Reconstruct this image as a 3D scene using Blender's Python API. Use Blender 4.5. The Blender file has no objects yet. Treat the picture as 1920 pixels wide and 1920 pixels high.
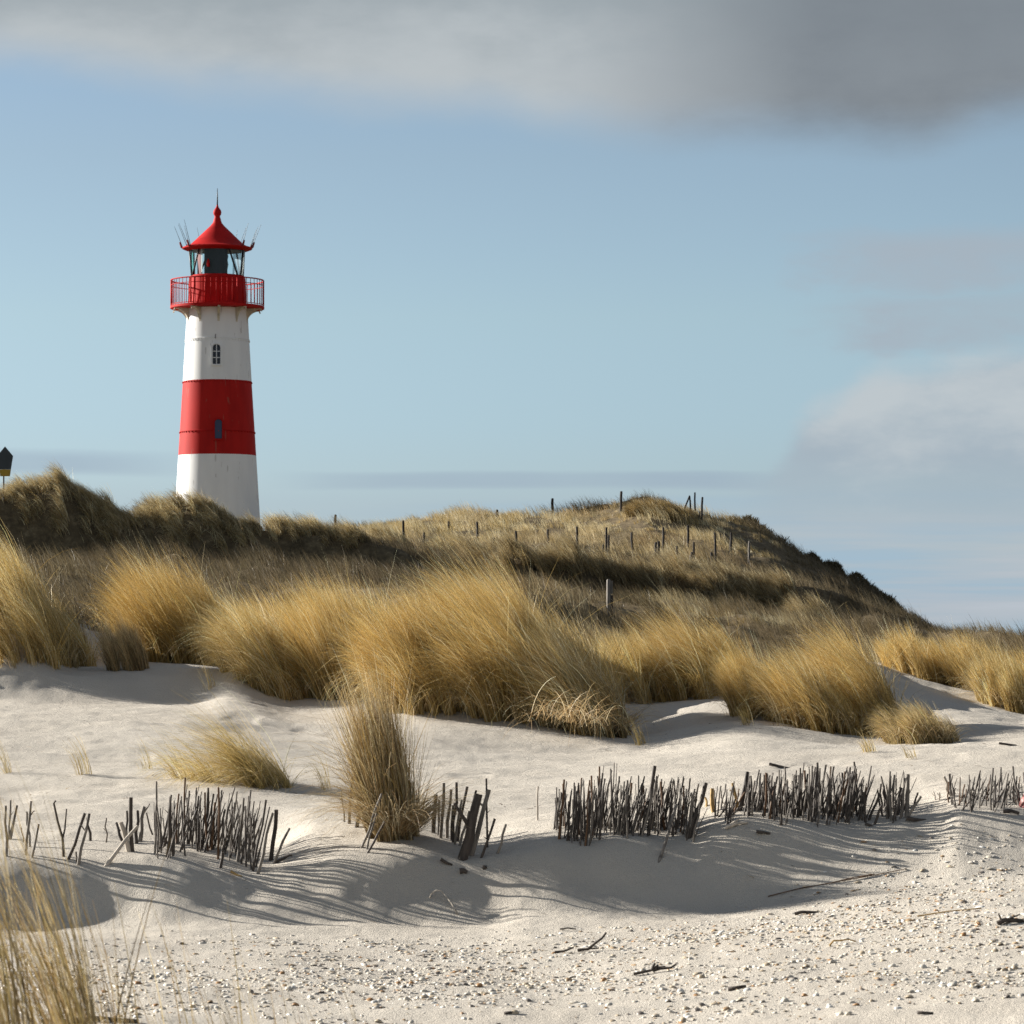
import bpy, bmesh, math, random
import numpy as np
from mathutils import Vector, Matrix

random.seed(7)
rng = np.random.default_rng(11)
R = math.radians
SC = bpy.context.scene
COL = SC.collection

# ------------------------------------------------------------------ camera model
F = 6831.0        # focal length in photo pixels (photo is 1920 wide)
YH = 1215.0       # horizon row
HC = 1.86         # eye height over the beach
SUN_EL, SUN_AZ = 19.5, 24.0     # sun: left of the view, 20 degrees behind the subject plane

def wx(px, Y): return (px - 960.0) / F * Y
def wz(py, Y): return HC - (py - YH) / F * Y
def P(px, py, Y): return Vector((wx(px, Y), Y, wz(py, Y)))

# ------------------------------------------------------------------ numpy noise
def _hash(ix, iy, seed):
    ix = ix.astype(np.int64).astype(np.uint64); iy = iy.astype(np.int64).astype(np.uint64)
    h = ix * np.uint64(374761393) + iy * np.uint64(668265263) + np.uint64(seed * 1442695 + 12345)
    h = (h ^ (h >> np.uint64(13))) * np.uint64(1274126177)
    h = h ^ (h >> np.uint64(16))
    return (h & np.uint64(0xFFFFFF)).astype(np.float64) / float(0xFFFFFF)

def vnoise(x, y, seed=0):
    x = np.asarray(x, float); y = np.asarray(y, float)
    ix = np.floor(x); iy = np.floor(y)
    fx = x - ix; fy = y - iy
    fx = fx * fx * fx * (fx * (fx * 6 - 15) + 10); fy = fy * fy * fy * (fy * (fy * 6 - 15) + 10)
    a = _hash(ix, iy, seed); b = _hash(ix + 1, iy, seed); c = _hash(ix, iy + 1, seed); d = _hash(ix + 1, iy + 1, seed)
    return (a + (b - a) * fx) * (1 - fy) + (c + (d - c) * fx) * fy - 0.5

def fbm(x, y, seed=0, octaves=4):
    s = 0; amp = 1.0
    for k in range(octaves):
        s = s + amp * vnoise(x * 2 ** k + 17.3 * k, y * 2 ** k - 9.1 * k, seed + k)
        amp *= 0.5
    return s

def sstep(a, b, x):
    t = np.clip((x - a) / (b - a), 0, 1); return t * t * (3 - 2 * t)

# ------------------------------------------------------------------ terrain height
def pchip(xk, yk, xq):
    """monotone cubic along axis 0 of yk (n, m) at xq -> (len(xq), m)"""
    xk = np.asarray(xk, float); yk = np.asarray(yk, float)
    one = yk.ndim == 1
    if one: yk = yk[:, None]
    h = np.diff(xk)[:, None]; d = np.diff(yk, axis=0) / h
    m = np.zeros_like(yk)
    m[0] = d[0]; m[-1] = d[-1]
    w1 = 2 * h[1:] + h[:-1]; w2 = h[1:] + 2 * h[:-1]
    same = d[:-1] * d[1:] > 0
    with np.errstate(divide='ignore', invalid='ignore'):
        mm = (w1 + w2) / (w1 / d[:-1] + w2 / d[1:])
    m[1:-1] = np.where(same, mm, 0)
    q = np.clip(xq, xk[0], xk[-1])
    i = np.clip(np.searchsorted(xk, q) - 1, 0, len(xk) - 2)
    hh = h[i]; t = ((q - xk[i])[:, None]) / hh
    out = ((1 + 2 * t) * (1 - t) ** 2) * yk[i] + t * (1 - t) ** 2 * hh * m[i] + t * t * (3 - 2 * t) * yk[i + 1] + t * t * (t - 1) * hh * m[i + 1]
    return out[:, 0] if one else out

ROWS = [   # depth, {photo column: photo row of the ground there}
    (17.0, None), (22.0, None), (25.0, None),
    (27.42, {0: 1746, 200: 1742, 400: 1736, 650: 1742, 900: 1744, 1000: 1722, 1200: 1718, 1400: 1704, 1600: 1672, 1700: 1662, 1800: 1648, 1920: 1632}),
    (28.4, {0: 1608, 200: 1606, 300: 1606, 400: 1620, 490: 1634, 570: 1622, 640: 1602, 700: 1597, 760: 1595, 870: 1606, 940: 1600, 1000: 1585, 1040: 1577, 1100: 1580, 1160: 1572, 1240: 1574, 1300: 1566, 1340: 1549, 1400: 1536, 1500: 1537, 1600: 1543, 1700: 1538, 1760: 1527, 1800: 1513, 1920: 1510}),
    (29.6, {0: 1578, 200: 1572, 400: 1578, 490: 1592, 600: 1545, 700: 1540, 800: 1560, 900: 1575, 1000: 1556, 1200: 1530, 1300: 1515, 1400: 1500, 1600: 1505, 1700: 1500, 1800: 1478, 1920: 1484}),
    (33.0, {0: 1510, 200: 1500, 400: 1495, 600: 1500, 800: 1505, 1000: 1500, 1200: 1482, 1400: 1465, 1600: 1460, 1800: 1445, 1920: 1440}),
    (37.0, {0: 1430, 200: 1430, 400: 1430, 560: 1440, 700: 1440, 800: 1440, 1000: 1442, 1200: 1432, 1400: 1420, 1600: 1415, 1800: 1405, 1920: 1400}),
    (41.0, {0: 1345, 200: 1345, 400: 1350, 600: 1370, 800: 1360, 1000: 1375, 1180: 1390, 1300: 1370, 1400: 1360, 1520: 1372, 1640: 1385, 1760: 1385, 1920: 1375}),
    (44.3, {0: 1316, 200: 1318, 350: 1316, 430: 1296, 560: 1330, 700: 1320, 800: 1285, 900: 1280, 1000: 1290, 1100: 1325, 1180: 1362, 1300: 1336, 1400: 1334, 1520: 1325, 1620: 1326, 1700: 1350, 1800: 1350, 1920: 1360}),
    (45.5, {-300: 1200, 0: 1228, 60: 1240, 150: 1262, 300: 1260, 430: 1258, 560: 1300, 700: 1300, 800: 1250, 900: 1240, 1000: 1245, 1100: 1290, 1180: 1340, 1300: 1320, 1400: 1310, 1520: 1295, 1620: 1290, 1700: 1330, 1800: 1335, 1920: 1350}),
    (48.5, {-300: 1090, 0: 1115, 60: 1140, 150: 1250, 200: 1252, 300: 1245, 430: 1255, 560: 1262, 700: 1225, 800: 1180, 900: 1162, 1000: 1176, 1100: 1235, 1180: 1300, 1300: 1303, 1400: 1300, 1520: 1272, 1620: 1250, 1700: 1295, 1800: 1318, 1920: 1340}),
    (52.0, {0: 1105, 80: 1140, 200: 1215, 400: 1200, 600: 1195, 800: 1176, 950: 1175, 1100: 1252, 1200: 1285, 1400: 1290, 1600: 1240, 1700: 1268, 1800: 1290, 1920: 1305}),
    (56.0, {0: 1108, 200: 1180, 400: 1165, 600: 1175, 800: 1188, 1000: 1225, 1200: 1270, 1400: 1275, 1600: 1245, 1800: 1258, 1920: 1262}),
    (62.0, {0: 1112, 200: 1150, 400: 1150, 600: 1165, 800: 1185, 1000: 1212, 1200: 1250, 1400: 1260, 1600: 1255, 1800: 1240, 1920: 1240}),
    (72.0, {0: 1105, 200: 1110, 400: 1112, 600: 1120, 800: 1130, 1000: 1145, 1150: 1170, 1400: 1225, 1600: 1240, 1800: 1235, 1920: 1235}),
    (86.0, {0: 1085, 200: 1092, 400: 1090, 600: 1100, 800: 1116, 1000: 1144, 1200: 1160, 1400: 1182, 1600: 1212, 1800: 1228, 1920: 1235}),
    (98.8, {0: 1070, 140: 1078, 240: 1075, 400: 1072, 500: 1078, 650: 1088, 800: 1112, 900: 1134, 1000: 1144, 1200: 1158, 1300: 1158, 1400: 1176, 1500: 1192, 1600: 1206, 1750: 1219, 1920: 1235}),
    (100.0, {-200: 938, 0: 946, 70: 950, 140: 957, 240: 1000, 300: 972, 400: 976, 500: 986, 570: 990, 650: 1006, 800: 1036, 900: 1060, 1000: 1070, 1200: 1084, 1300: 1092, 1400: 1116, 1500: 1140, 1600: 1165, 1750: 1205, 1920: 1235}),
    (112.0, {0: 1040, 600: 1050, 800: 1065, 1000: 1075, 1200: 1080, 1300: 1080, 1400: 1095, 1500: 1120, 1600: 1150, 1750: 1200, 1920: 1235}),
    (125.0, {0: 1050, 600: 1040, 800: 1020, 1000: 1015, 1200: 1010, 1300: 1015, 1400: 1035, 1500: 1075, 1600: 1120, 1700: 1168, 1800: 1212, 1920: 1235}),
    (140.0, {0: 1042, 400: 1036, 600: 1008, 700: 990, 800: 984, 900: 978, 1000: 973, 1100: 962, 1150: 955, 1200: 944, 1250: 957, 1300: 973, 1400: 997, 1500: 1050, 1600: 1102, 1700: 1163, 1760: 1195, 1920: 1230}),
    (156.0, {0: 1045, 400: 1045, 600: 1040, 800: 1030, 1000: 1030, 1200: 1030, 1400: 1070, 1600: 1130, 1800: 1220, 1920: 1240}),
    (200.0, {0: 1150, 1000: 1160, 1920: 1250}),
    (300.0, {0: 1262, 1920: 1262}),
]
TPX = np.arange(-1200, 3121, 8.0)
_zr, _yr = [], []
for Y, d in ROWS:
    if d is None:
        z = -0.28 + 0.42 * sstep(900, 2300, TPX) * sstep(10, 25, Y)
    else:
        ks = sorted(d)
        py = pchip(np.array(ks), np.array([d[k] for k in ks], float), TPX)
        z = HC - (py - YH) / F * Y
    _yr.append(Y); _zr.append(z)
_yr = [-400.0, 12.0] + _yr; _zr = [np.full_like(TPX, -0.28), np.full_like(TPX, -0.28)] + _zr
TY = np.concatenate([np.arange(10, 60, 0.1), np.arange(60, 301, 0.5)])
TZ = pchip(np.array(_yr), np.array(_zr), TY)

def z_base(x, Y):
    x = np.asarray(x, float); Y = np.asarray(Y, float)
    Yc = np.clip(Y, 14.0, 300.0)
    px = np.clip(960 + x / Yc * F, TPX[0], TPX[-1] - 0.01)
    fi = (px - TPX[0]) / 8.0; i = np.minimum(fi.astype(int), len(TPX) - 2); fx = fi - i
    Yq = np.clip(Y, TY[0], TY[-1])
    fj = np.interp(Yq, TY, np.arange(len(TY))); j = np.minimum(fj.astype(int), len(TY) - 2); fy = fj - j
    return (TZ[j, i] * (1 - fx) + TZ[j, i + 1] * fx) * (1 - fy) + (TZ[j + 1, i] * (1 - fx) + TZ[j + 1, i + 1] * fx) * fy

def z_at(x, Y):
    """full ground height: sculpted base + dune bumps, wind drift, ripples, footprints"""
    x = np.asarray(x, float); Y = np.asarray(Y, float)
    # the foot of the drift bank winds in and out
    wv = np.exp(-((Y - 27.4) / 0.75) ** 2)
    z = z_base(x, Y + wv * (0.45 * fbm(x * 0.55 + 3.3, Y * 0.25, 81, 2) + 0.12 * vnoise(x * 2.3, Y * 0.8, 83)))
    # hills: tussocky hummocks
    hill = sstep(60, 70, Y) * (1 - sstep(220, 300, Y))
    u = x * 0.9 + Y * 0.25; v = Y * 0.55 - x * 0.12
    far = sstep(106, 116, Y)
    z = z + hill * ((0.75 - 0.42 * far) * fbm(u * 0.42, v * 0.42, 3, 3) + (0.30 - 0.16 * far) * fbm(u * 1.3, v * 1.3, 5, 2))
    # humps drawn out downwind on the near ridge
    z = z + hill * (1 - far) * sstep(66, 80, Y) * 0.40 * np.clip(fbm(x * 0.55 + Y * 0.30, Y * 0.30 - x * 0.10, 15, 2) + 0.1, 0, 1)
    # sand: soft drift forms drawn out downwind
    sand = 1 - sstep(56, 66, Y)
    a = x * 0.95 - (Y) * 0.30; b = x * 0.30 + Y * 0.95
    z = z + sand * (0.07 * fbm(a * 0.35, b * 0.8, 21, 3) + 0.028 * fbm(a * 1.3, b * 3.0, 23, 3))
    bank = np.exp(-((Y - 27.8) / 0.9) ** 2)
    z = z + bank * 0.055 * fbm(a * 0.7, b * 0.6, 29, 3)
    z = z + sand * (0.009 * fbm(x * 6, Y * 6, 31, 3) + 0.012 * np.clip(fbm(a * 1.6, b * 7.0, 33, 2), -0.2, 0.5))
    # low grassy hummock beside the camera, below the frame
    z = z + 0.30 * np.exp(-((Y - 13.3) / 0.8) ** 2) * sstep(0.0, -0.6, x)
    # trodden sand
    tread = sand * sstep(0.02, 0.22, fbm(x * 0.5, Y * 0.5, 41, 2)) * sstep(27.9, 29, Y)
    z = z - tread * 0.018 * sstep(-0.05, 0.4, vnoise(x * 2.6, Y * 2.6, 43)) + sand * sstep(27, 29, Y) * 0.012 * fbm(a * 0.9, b * 6.0, 47, 2)
    return z

def zf(x, Y): return float(z_at(np.array([x]), np.array([Y]))[0])

_ys = np.concatenate([np.arange(15, 60, 0.04), np.arange(60, 170, 0.15)])
def hit(px, py, ymin=15.0):
    ys = _ys[_ys >= ymin]
    g = z_at(wx(px, ys), ys); r = wz(py, ys)
    k = np.nonzero(g >= r)[0]
    k = k[0] if len(k) else int(np.argmax(g - r))
    Y = float(ys[k]); x = wx(px, Y)
    return Vector((x, Y, zf(x, Y)))

# ------------------------------------------------------------------ materials
def new_mat(name):
    m = bpy.data.materials.new(name); m.use_nodes = True
    nt = m.node_tree; nt.nodes.clear()
    out = nt.nodes.new('ShaderNodeOutputMaterial')
    return m, nt, out

def principled(name, color, rough=0.6, metal=0.0, var=0.0, scale=8.0, bump=0.0, spec=0.4, dark=None, stretch=None):
    m, nt, out = new_mat(name)
    b = nt.nodes.new('ShaderNodeBsdfPrincipled')
    b.inputs['Roughness'].default_value = rough; b.inputs['Metallic'].default_value = metal
    b.inputs['Specular IOR Level'].default_value = spec
    nt.links.new(b.outputs[0], out.inputs[0])
    b.inputs['Base Color'].default_value = (*color, 1)
    if var or bump:
        tc = nt.nodes.new('ShaderNodeTexCoord')
        mp = nt.nodes.new('ShaderNodeMapping')
        if stretch: mp.inputs['Scale'].default_value = stretch
        nt.links.new(tc.outputs['Object'], mp.inputs[0])
        nz = nt.nodes.new('ShaderNodeTexNoise'); nz.inputs['Scale'].default_value = scale; nz.inputs['Detail'].default_value = 5
        nt.links.new(mp.outputs[0], nz.inputs['Vector'])
        if var:
            rp = nt.nodes.new('ShaderNodeValToRGB')
            d = dark or tuple(c * (1 - var) for c in color)
            rp.color_ramp.elements[0].position = 0.3; rp.color_ramp.elements[0].color = (*d, 1)
            rp.color_ramp.elements[1].position = 0.62; rp.color_ramp.elements[1].color = (*color, 1)
            nt.links.new(nz.outputs[0], rp.inputs[0]); nt.links.new(rp.outputs[0], b.inputs['Base Color'])
        if bump:
            bp = nt.nodes.new('ShaderNodeBump'); bp.inputs['Strength'].default_value = bump; bp.inputs['Distance'].default_value = 0.02
            nt.links.new(nz.outputs[0], bp.inputs['Height']); nt.links.new(bp.outputs[0], b.inputs['Normal'])
    return m

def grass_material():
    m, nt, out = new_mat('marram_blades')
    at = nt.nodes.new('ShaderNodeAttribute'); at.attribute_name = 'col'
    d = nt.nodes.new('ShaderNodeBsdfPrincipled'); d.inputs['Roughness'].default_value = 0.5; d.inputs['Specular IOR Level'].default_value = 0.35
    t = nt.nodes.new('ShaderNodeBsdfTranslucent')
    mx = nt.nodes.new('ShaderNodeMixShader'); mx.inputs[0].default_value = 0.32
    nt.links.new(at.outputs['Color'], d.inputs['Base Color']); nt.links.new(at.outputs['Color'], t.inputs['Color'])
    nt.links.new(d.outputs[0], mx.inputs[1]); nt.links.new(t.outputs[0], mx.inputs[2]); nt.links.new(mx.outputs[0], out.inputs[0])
    return m

def attr_material(name, rough=0.6):
    m, nt, out = new_mat(name)
    at = nt.nodes.new('ShaderNodeAttribute'); at.attribute_name = 'col'
    d = nt.nodes.new('ShaderNodeBsdfPrincipled'); d.inputs['Roughness'].default_value = rough
    nt.links.new(at.outputs['Color'], d.inputs['Base Color']); nt.links.new(d.outputs[0], out.inputs[0])
    return m

def sand_material():
    m, nt, out = new_mat('sand_and_litter')
    L = nt.links.new
    b = nt.nodes.new('ShaderNodeBsdfPrincipled'); b.inputs['Roughness'].default_value = 0.9; b.inputs['Specular IOR Level'].default_value = 0.15
    tc = nt.nodes.new('ShaderNodeTexCoord')
    def noise(scale, detail=4, rough=0.6):
        n = nt.nodes.new('ShaderNodeTexNoise'); n.inputs['Scale'].default_value = scale; n.inputs['Detail'].default_value = detail
        n.inputs['Roughness'].default_value = rough; L(tc.outputs['Object'], n.inputs['Vector']); return n
    def ramp(src, stops):
        r = nt.nodes.new('ShaderNodeValToRGB'); e = r.color_ramp.elements
        while len(e) < len(stops): e.new(0.5)
        for k, (p, c) in enumerate(stops): e[k].position = p; e[k].color = (*c, 1)
        L(src, r.inputs[0]); return r
    def mix(fac, a, bb, mode='MIX'):
        n = nt.nodes.new('ShaderNodeMix'); n.data_type = 'RGBA'; n.blend_type = mode
        if isinstance(fac, float): n.inputs[0].default_value = fac
        else: L(fac, n.inputs[0])
        L(a, n.inputs[6]); L(bb, n.inputs[7]); return n.outputs[2]
    big = ramp(noise(0.7, 5).outputs[0], [(0.3, (0.475, 0.425, 0.36)), (0.7, (0.56, 0.51, 0.44))])
    grain = ramp(noise(170, 2, 0.8).outputs[0], [(0.33, (0.30, 0.26, 0.21)), (0.5, (0.52, 0.47, 0.40)), (0.72, (0.66, 0.62, 0.56))])
    sand = mix(0.35, big.outputs[0], grain.outputs[0])
    litter = ramp(noise(5, 6, 0.7).outputs[0], [(0.3, (0.065, 0.048, 0.028)), (0.55, (0.14, 0.105, 0.058)), (0.75, (0.25, 0.195, 0.115))])
    at = nt.nodes.new('ShaderNodeAttribute'); at.attribute_name = 'veg'
    L(mix(at.outputs['Fac'], sand, litter.outputs[0]), b.inputs['Base Color'])
    bp = nt.nodes.new('ShaderNodeBump'); bp.inputs['Strength'].default_value = 0.85; bp.inputs['Distance'].default_value = 0.012
    ad = nt.nodes.new('ShaderNodeMath'); ad.operation = 'ADD'
    L(noise(28, 4, 0.65).outputs[0], ad.inputs[0]); L(noise(130, 2).outputs[0], ad.inputs[1]); L(ad.outputs[0], bp.inputs['Height'])
    L(bp.outputs[0], b.inputs['Normal']); L(b.outputs[0], out.inputs[0])
    return m

M = {
    'sand': sand_material(),
    'grass': grass_material(),
    'stick': principled('weathered_stick', (0.23, 0.20, 0.17), 0.7, var=0.75, scale=30, bump=0.3, spec=0.3, stretch=(1, 1, 0.2)),
    'stick_dark': principled('dark_wet_stick', (0.075, 0.06, 0.05), 0.7, var=0.55, scale=30, bump=0.3, spec=0.3, stretch=(1, 1, 0.2)),
    'brush': principled('thin_dark_brushwood', (0.115, 0.095, 0.08), 0.7, var=0.7, scale=24, bump=0.3, spec=0.3),
    'stick_brown': principled('brown_bark_stick', (0.16, 0.09, 0.05), 0.75, var=0.6, scale=26, bump=0.3, spec=0.25, stretch=(1, 1, 0.2)),
    'stick_pale': principled('bleached_driftwood', (0.50, 0.44, 0.37), 0.8, var=0.4, scale=22, bump=0.3, spec=0.2, stretch=(1, 1, 0.15)),
    'stick_ochre': principled('ochre_barkless_wood', (0.46, 0.30, 0.12), 0.7, var=0.4, scale=22, bump=0.2, spec=0.2),
    'post': principled('weathered_post', (0.055, 0.047, 0.042), 0.8, var=0.5, scale=14, bump=0.3, spec=0.2, stretch=(1, 1, 0.15)),
    'red': principled('red_paint', (0.44, 0.012, 0.011), 0.65, var=0.22, scale=2.0, bump=0.04, spec=0.08),
    'white': principled('white_paint', (0.80, 0.80, 0.79), 0.5, var=0.06, scale=1.5, bump=0.03),
    'cream': principled('cream_paint', (0.62, 0.56, 0.44), 0.6, var=0.35, scale=6.0, bump=0.05),
    'black': principled('black_metal', (0.02, 0.02, 0.022), 0.5, spec=0.4),
    'darkred': principled('dark_red_bars', (0.18, 0.018, 0.02), 0.5),
    'pane': principled('dark_window_pane', (0.012, 0.016, 0.024), 0.12, spec=0.6),
    'bluepane': principled('blue_painted_shutter', (0.035, 0.045, 0.10), 0.4),
    'lens': principled('lens_glass_dark', (0.03, 0.055, 0.075), 0.15, spec=0.7),
    'blind': principled('dark_blind', (0.012, 0.018, 0.024), 0.5),
    'tealpane': principled('teal_filter_pane', (0.10, 0.36, 0.38), 0.25),
    'curtain': principled('pink_curtain', (0.40, 0.17, 0.17), 0.8),
    'whitecloth': principled('white_curtain', (0.75, 0.75, 0.74), 0.8),
    'signface': principled('sign_back_grey', (0.045, 0.055, 0.06), 0.5, var=0.2, scale=6),
    'signyellow': principled('sign_yellow_edge', (0.42, 0.27, 0.02), 0.5, var=0.2, scale=6),
    'float': principled('faded_red_plastic', (0.34, 0.13, 0.11), 0.55, var=0.4, scale=18, bump=0.05),
    'attr': attr_material('shell_surface', 0.45),
}

def shaft_material(z0, z1):
    """white shaft with one red band between heights z0 and z1 (paint, so it is in the material)"""
    m, nt, out = new_mat('banded_tower_paint'); L = nt.links.new
    b = nt.nodes.new('ShaderNodeBsdfPrincipled'); b.inputs['Roughness'].default_value = 0.65; b.inputs['Specular IOR Level'].default_value = 0.1
    tc = nt.nodes.new('ShaderNodeTexCoord'); sp = nt.nodes.new('ShaderNodeSeparateXYZ'); L(tc.outputs['Object'], sp.inputs[0])
    def math_(op, a, v):
        n = nt.nodes.new('ShaderNodeMath'); n.operation = op; L(a, n.inputs[0])
        if isinstance(v, float): n.inputs[1].default_value = v
        else: L(v, n.inputs[1])
        return n.outputs[0]
    band = math_('MULTIPLY', math_('GREATER_THAN', sp.outputs[2], z0), math_('LESS_THAN', sp.outputs[2], z1))
    nz = nt.nodes.new('ShaderNodeTexNoise'); nz.inputs['Scale'].default_value = 1.6; nz.inputs['Detail'].default_value = 6
    mp = nt.nodes.new('ShaderNodeMapping'); mp.inputs['Scale'].default_value = (1.6, 1.6, 0.35); L(tc.outputs['Object'], mp.inputs[0]); L(mp.outputs[0], nz.inputs['Vector'])
    def ramp(c0, c1):
        r = nt.nodes.new('ShaderNodeValToRGB'); r.color_ramp.elements[0].position = 0.33; r.color_ramp.elements[0].color = (*c0, 1)
        r.color_ramp.elements[1].position = 0.6; r.color_ramp.elements[1].color = (*c1, 1); L(nz.outputs[0], r.inputs[0]); return r.outputs[0]
    mx = nt.nodes.new('ShaderNodeMix'); mx.data_type = 'RGBA'; L(band, mx.inputs[0])
    L(ramp((0.77, 0.77, 0.765), (0.82, 0.82, 0.81)), mx.inputs[6]); L(ramp((0.36, 0.012, 0.010), (0.44, 0.015, 0.012)), mx.inputs[7])
    # small rust spots
    n2 = nt.nodes.new('ShaderNodeTexNoise'); n2.inputs['Scale'].default_value = 5.0; n2.inputs['Detail'].default_value = 3
    mp2 = nt.nodes.new('ShaderNodeMapping'); mp2.inputs['Scale'].default_value = (1.5, 1.5, 0.22); L(tc.outputs['Object'], mp2.inputs[0]); L(mp2.outputs[0], n2.inputs['Vector'])
    sp_ = math_('MULTIPLY', math_('GREATER_THAN', n2.outputs[0], 0.675), 0.32)
    m2 = nt.nodes.new('ShaderNodeMix'); m2.data_type = 'RGBA'; L(sp_, m2.inputs[0]); L(mx.outputs[2], m2.inputs[6]); m2.inputs[7].default_value = (0.20, 0.15, 0.11, 1)
    L(m2.outputs[2], b.inputs['Base Color'])
    bp = nt.nodes.new('ShaderNodeBump'); bp.inputs['Strength'].default_value = 0.12; bp.inputs['Distance'].default_value = 0.02; L(nz.outputs[0], bp.inputs['Height']); L(bp.outputs[0], b.inputs['Normal'])
    L(b.outputs[0], out.inputs[0])
    return m

def glass_material():
    m, nt, out = new_mat('lantern_glass'); L = nt.links.new
    t = nt.nodes.new('ShaderNodeBsdfTransparent'); t.inputs[0].default_value = (0.90, 0.97, 0.97, 1)
    g = nt.nodes.new('ShaderNodeBsdfGlossy'); g.inputs['Roughness'].default_value = 0.03
    fr = nt.nodes.new('ShaderNodeFresnel'); fr.inputs[0].default_value = 1.3
    mx = nt.nodes.new('ShaderNodeMixShader'); L(fr.outputs[0], mx.inputs[0]); L(t.outputs[0], mx.inputs[1]); L(g.outputs[0], mx.inputs[2]); L(mx.outputs[0], out.inputs[0])
    return m
M['glass'] = glass_material()

# ------------------------------------------------------------------ object helpers
def tag(o, label=None, cat=None, group=None, kind=None):
    if label: o['label'] = label
    if cat: o['category'] = cat
    if group: o['group'] = group
    if kind: o['kind'] = kind
    return o

def empty(name, loc, rz=0.0):
    o = bpy.data.objects.new(name, None); COL.objects.link(o); o.location = loc; o.rotation_euler = (0, 0, rz); o.empty_display_size = 0.2
    return o

def link_mesh(name, me, mat, parent=None, loc=None, smooth=False):
    if mat is not None: me.materials.append(mat)
    if smooth: me.polygons.foreach_set('use_smooth', [True] * len(me.polygons))
    o = bpy.data.objects.new(name, me); COL.objects.link(o)
    if parent is not None: o.parent = parent
    if loc is not None: o.location = loc
    return o

def np_mesh(name, verts, quads, col=None, attrs=None, smooth=True):
    """mesh straight from numpy arrays; quads (n,4) or tris (n,3)"""
    k = quads.shape[1]
    me = bpy.data.meshes.new(name)
    me.vertices.add(len(verts)); me.vertices.foreach_set('co', np.ascontiguousarray(verts, np.float32).ravel())
    me.loops.add(quads.size); me.loops.foreach_set('vertex_index', np.ascontiguousarray(quads, np.int32).ravel())
    me.polygons.add(len(quads)); me.polygons.foreach_set('loop_start', np.arange(0, quads.size, k, dtype=np.int32))
    me.update(calc_edges=True)
    if smooth: me.polygons.foreach_set('use_smooth', np.ones(len(quads), bool))
    if col is not None:
        a = me.attributes.new('col', 'FLOAT_COLOR', 'POINT')
        c4 = np.ones((len(verts), 4), np.float32); c4[:, :3] = col; a.data.foreach_set('color', c4.ravel())
    for n, v in (attrs or {}).items():
        a = me.attributes.new(n, 'FLOAT', 'POINT'); a.data.foreach_set('value', v.astype(np.float32))
    return me

class MB:
    """collects shapes into one mesh"""
    def __init__(s): s.v = []; s.f = []
    def add(s, vs, fs):
        o = len(s.v); s.v += [tuple(v) for v in vs]; s.f += [tuple(i + o for i in f) for f in fs]; return s
    def box(s, c, d, rot=None):
        c = Vector(c); x, y, z = d[0] / 2, d[1] / 2, d[2] / 2
        vs = [Vector(p) for p in ((-x, -y, -z), (x, -y, -z), (x, y, -z), (-x, y, -z), (-x, -y, z), (x, -y, z), (x, y, z), (-x, y, z))]
        if rot is not None: vs = [rot @ v for v in vs]
        return s.add([c + v for v in vs], [(3, 2, 1, 0), (4, 5, 6, 7), (0, 1, 5, 4), (1, 2, 6, 5), (2, 3, 7, 6), (3, 0, 4, 7)])
    def tube(s, pts, rad, n=8, cap=True):
        pts = [Vector(p) for p in pts]
        if not hasattr(rad, '__len__'): rad = [rad] * len(pts)
        vs, fs = [], []
        for i, p in enumerate(pts):
            d = (pts[min(i + 1, len(pts) - 1)] - pts[max(i - 1, 0)]).normalized()
            a = Vector((0, 1, 0)) if abs(d.y) < 0.9 else Vector((1, 0, 0))
            u = d.cross(a).normalized(); w = d.cross(u)
            for k in range(n):
                t = 2 * math.pi * k / n; vs.append(p + (u * math.cos(t) + w * math.sin(t)) * rad[i])
        for i in range(len(pts) - 1):
            for k in range(n):
                fs.append((i * n + k, i * n + (k + 1) % n, (i + 1) * n + (k + 1) % n, (i + 1) * n + k))
        if cap: fs.append(tuple(range(n))[::-1]); fs.append(tuple((len(pts) - 1) * n + k for k in range(n)))
        return s.add(vs, fs)
    def lathe(s, prof, n=64, cap=False):
        vs, fs = [], []
        for r, z in prof:
            for k in range(n):
                t = 2 * math.pi * k / n; vs.append((r * math.cos(t), r * math.sin(t), z))
        for i in range(len(prof) - 1):
            for k in range(n):
                fs.append((i * n + k, i * n + (k + 1) % n, (i + 1) * n + (k + 1) % n, (i + 1) * n + k))
        if cap: fs.append(tuple(range(n))[::-1]); fs.append(tuple((len(prof) - 1) * n + k for k in range(n)))
        return s.add(vs, fs)
    def build(s, name, mat, parent=None, loc=None, smooth=False, angle=None):
        me = bpy.data.meshes.new(name); me.from_pydata(s.v, [], s.f); me.update()
        bm = bmesh.new(); bm.from_mesh(me); bmesh.ops.recalc_face_normals(bm, faces=bm.faces)
        if angle is not None:
            for e in bm.edges:
                if len(e.link_faces) == 2 and e.calc_face_angle(0) > R(angle): e.smooth = False
        bm.to_mesh(me); bm.free()
        return link_mesh(name, me, mat, parent, loc, smooth or angle is not None)

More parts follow.
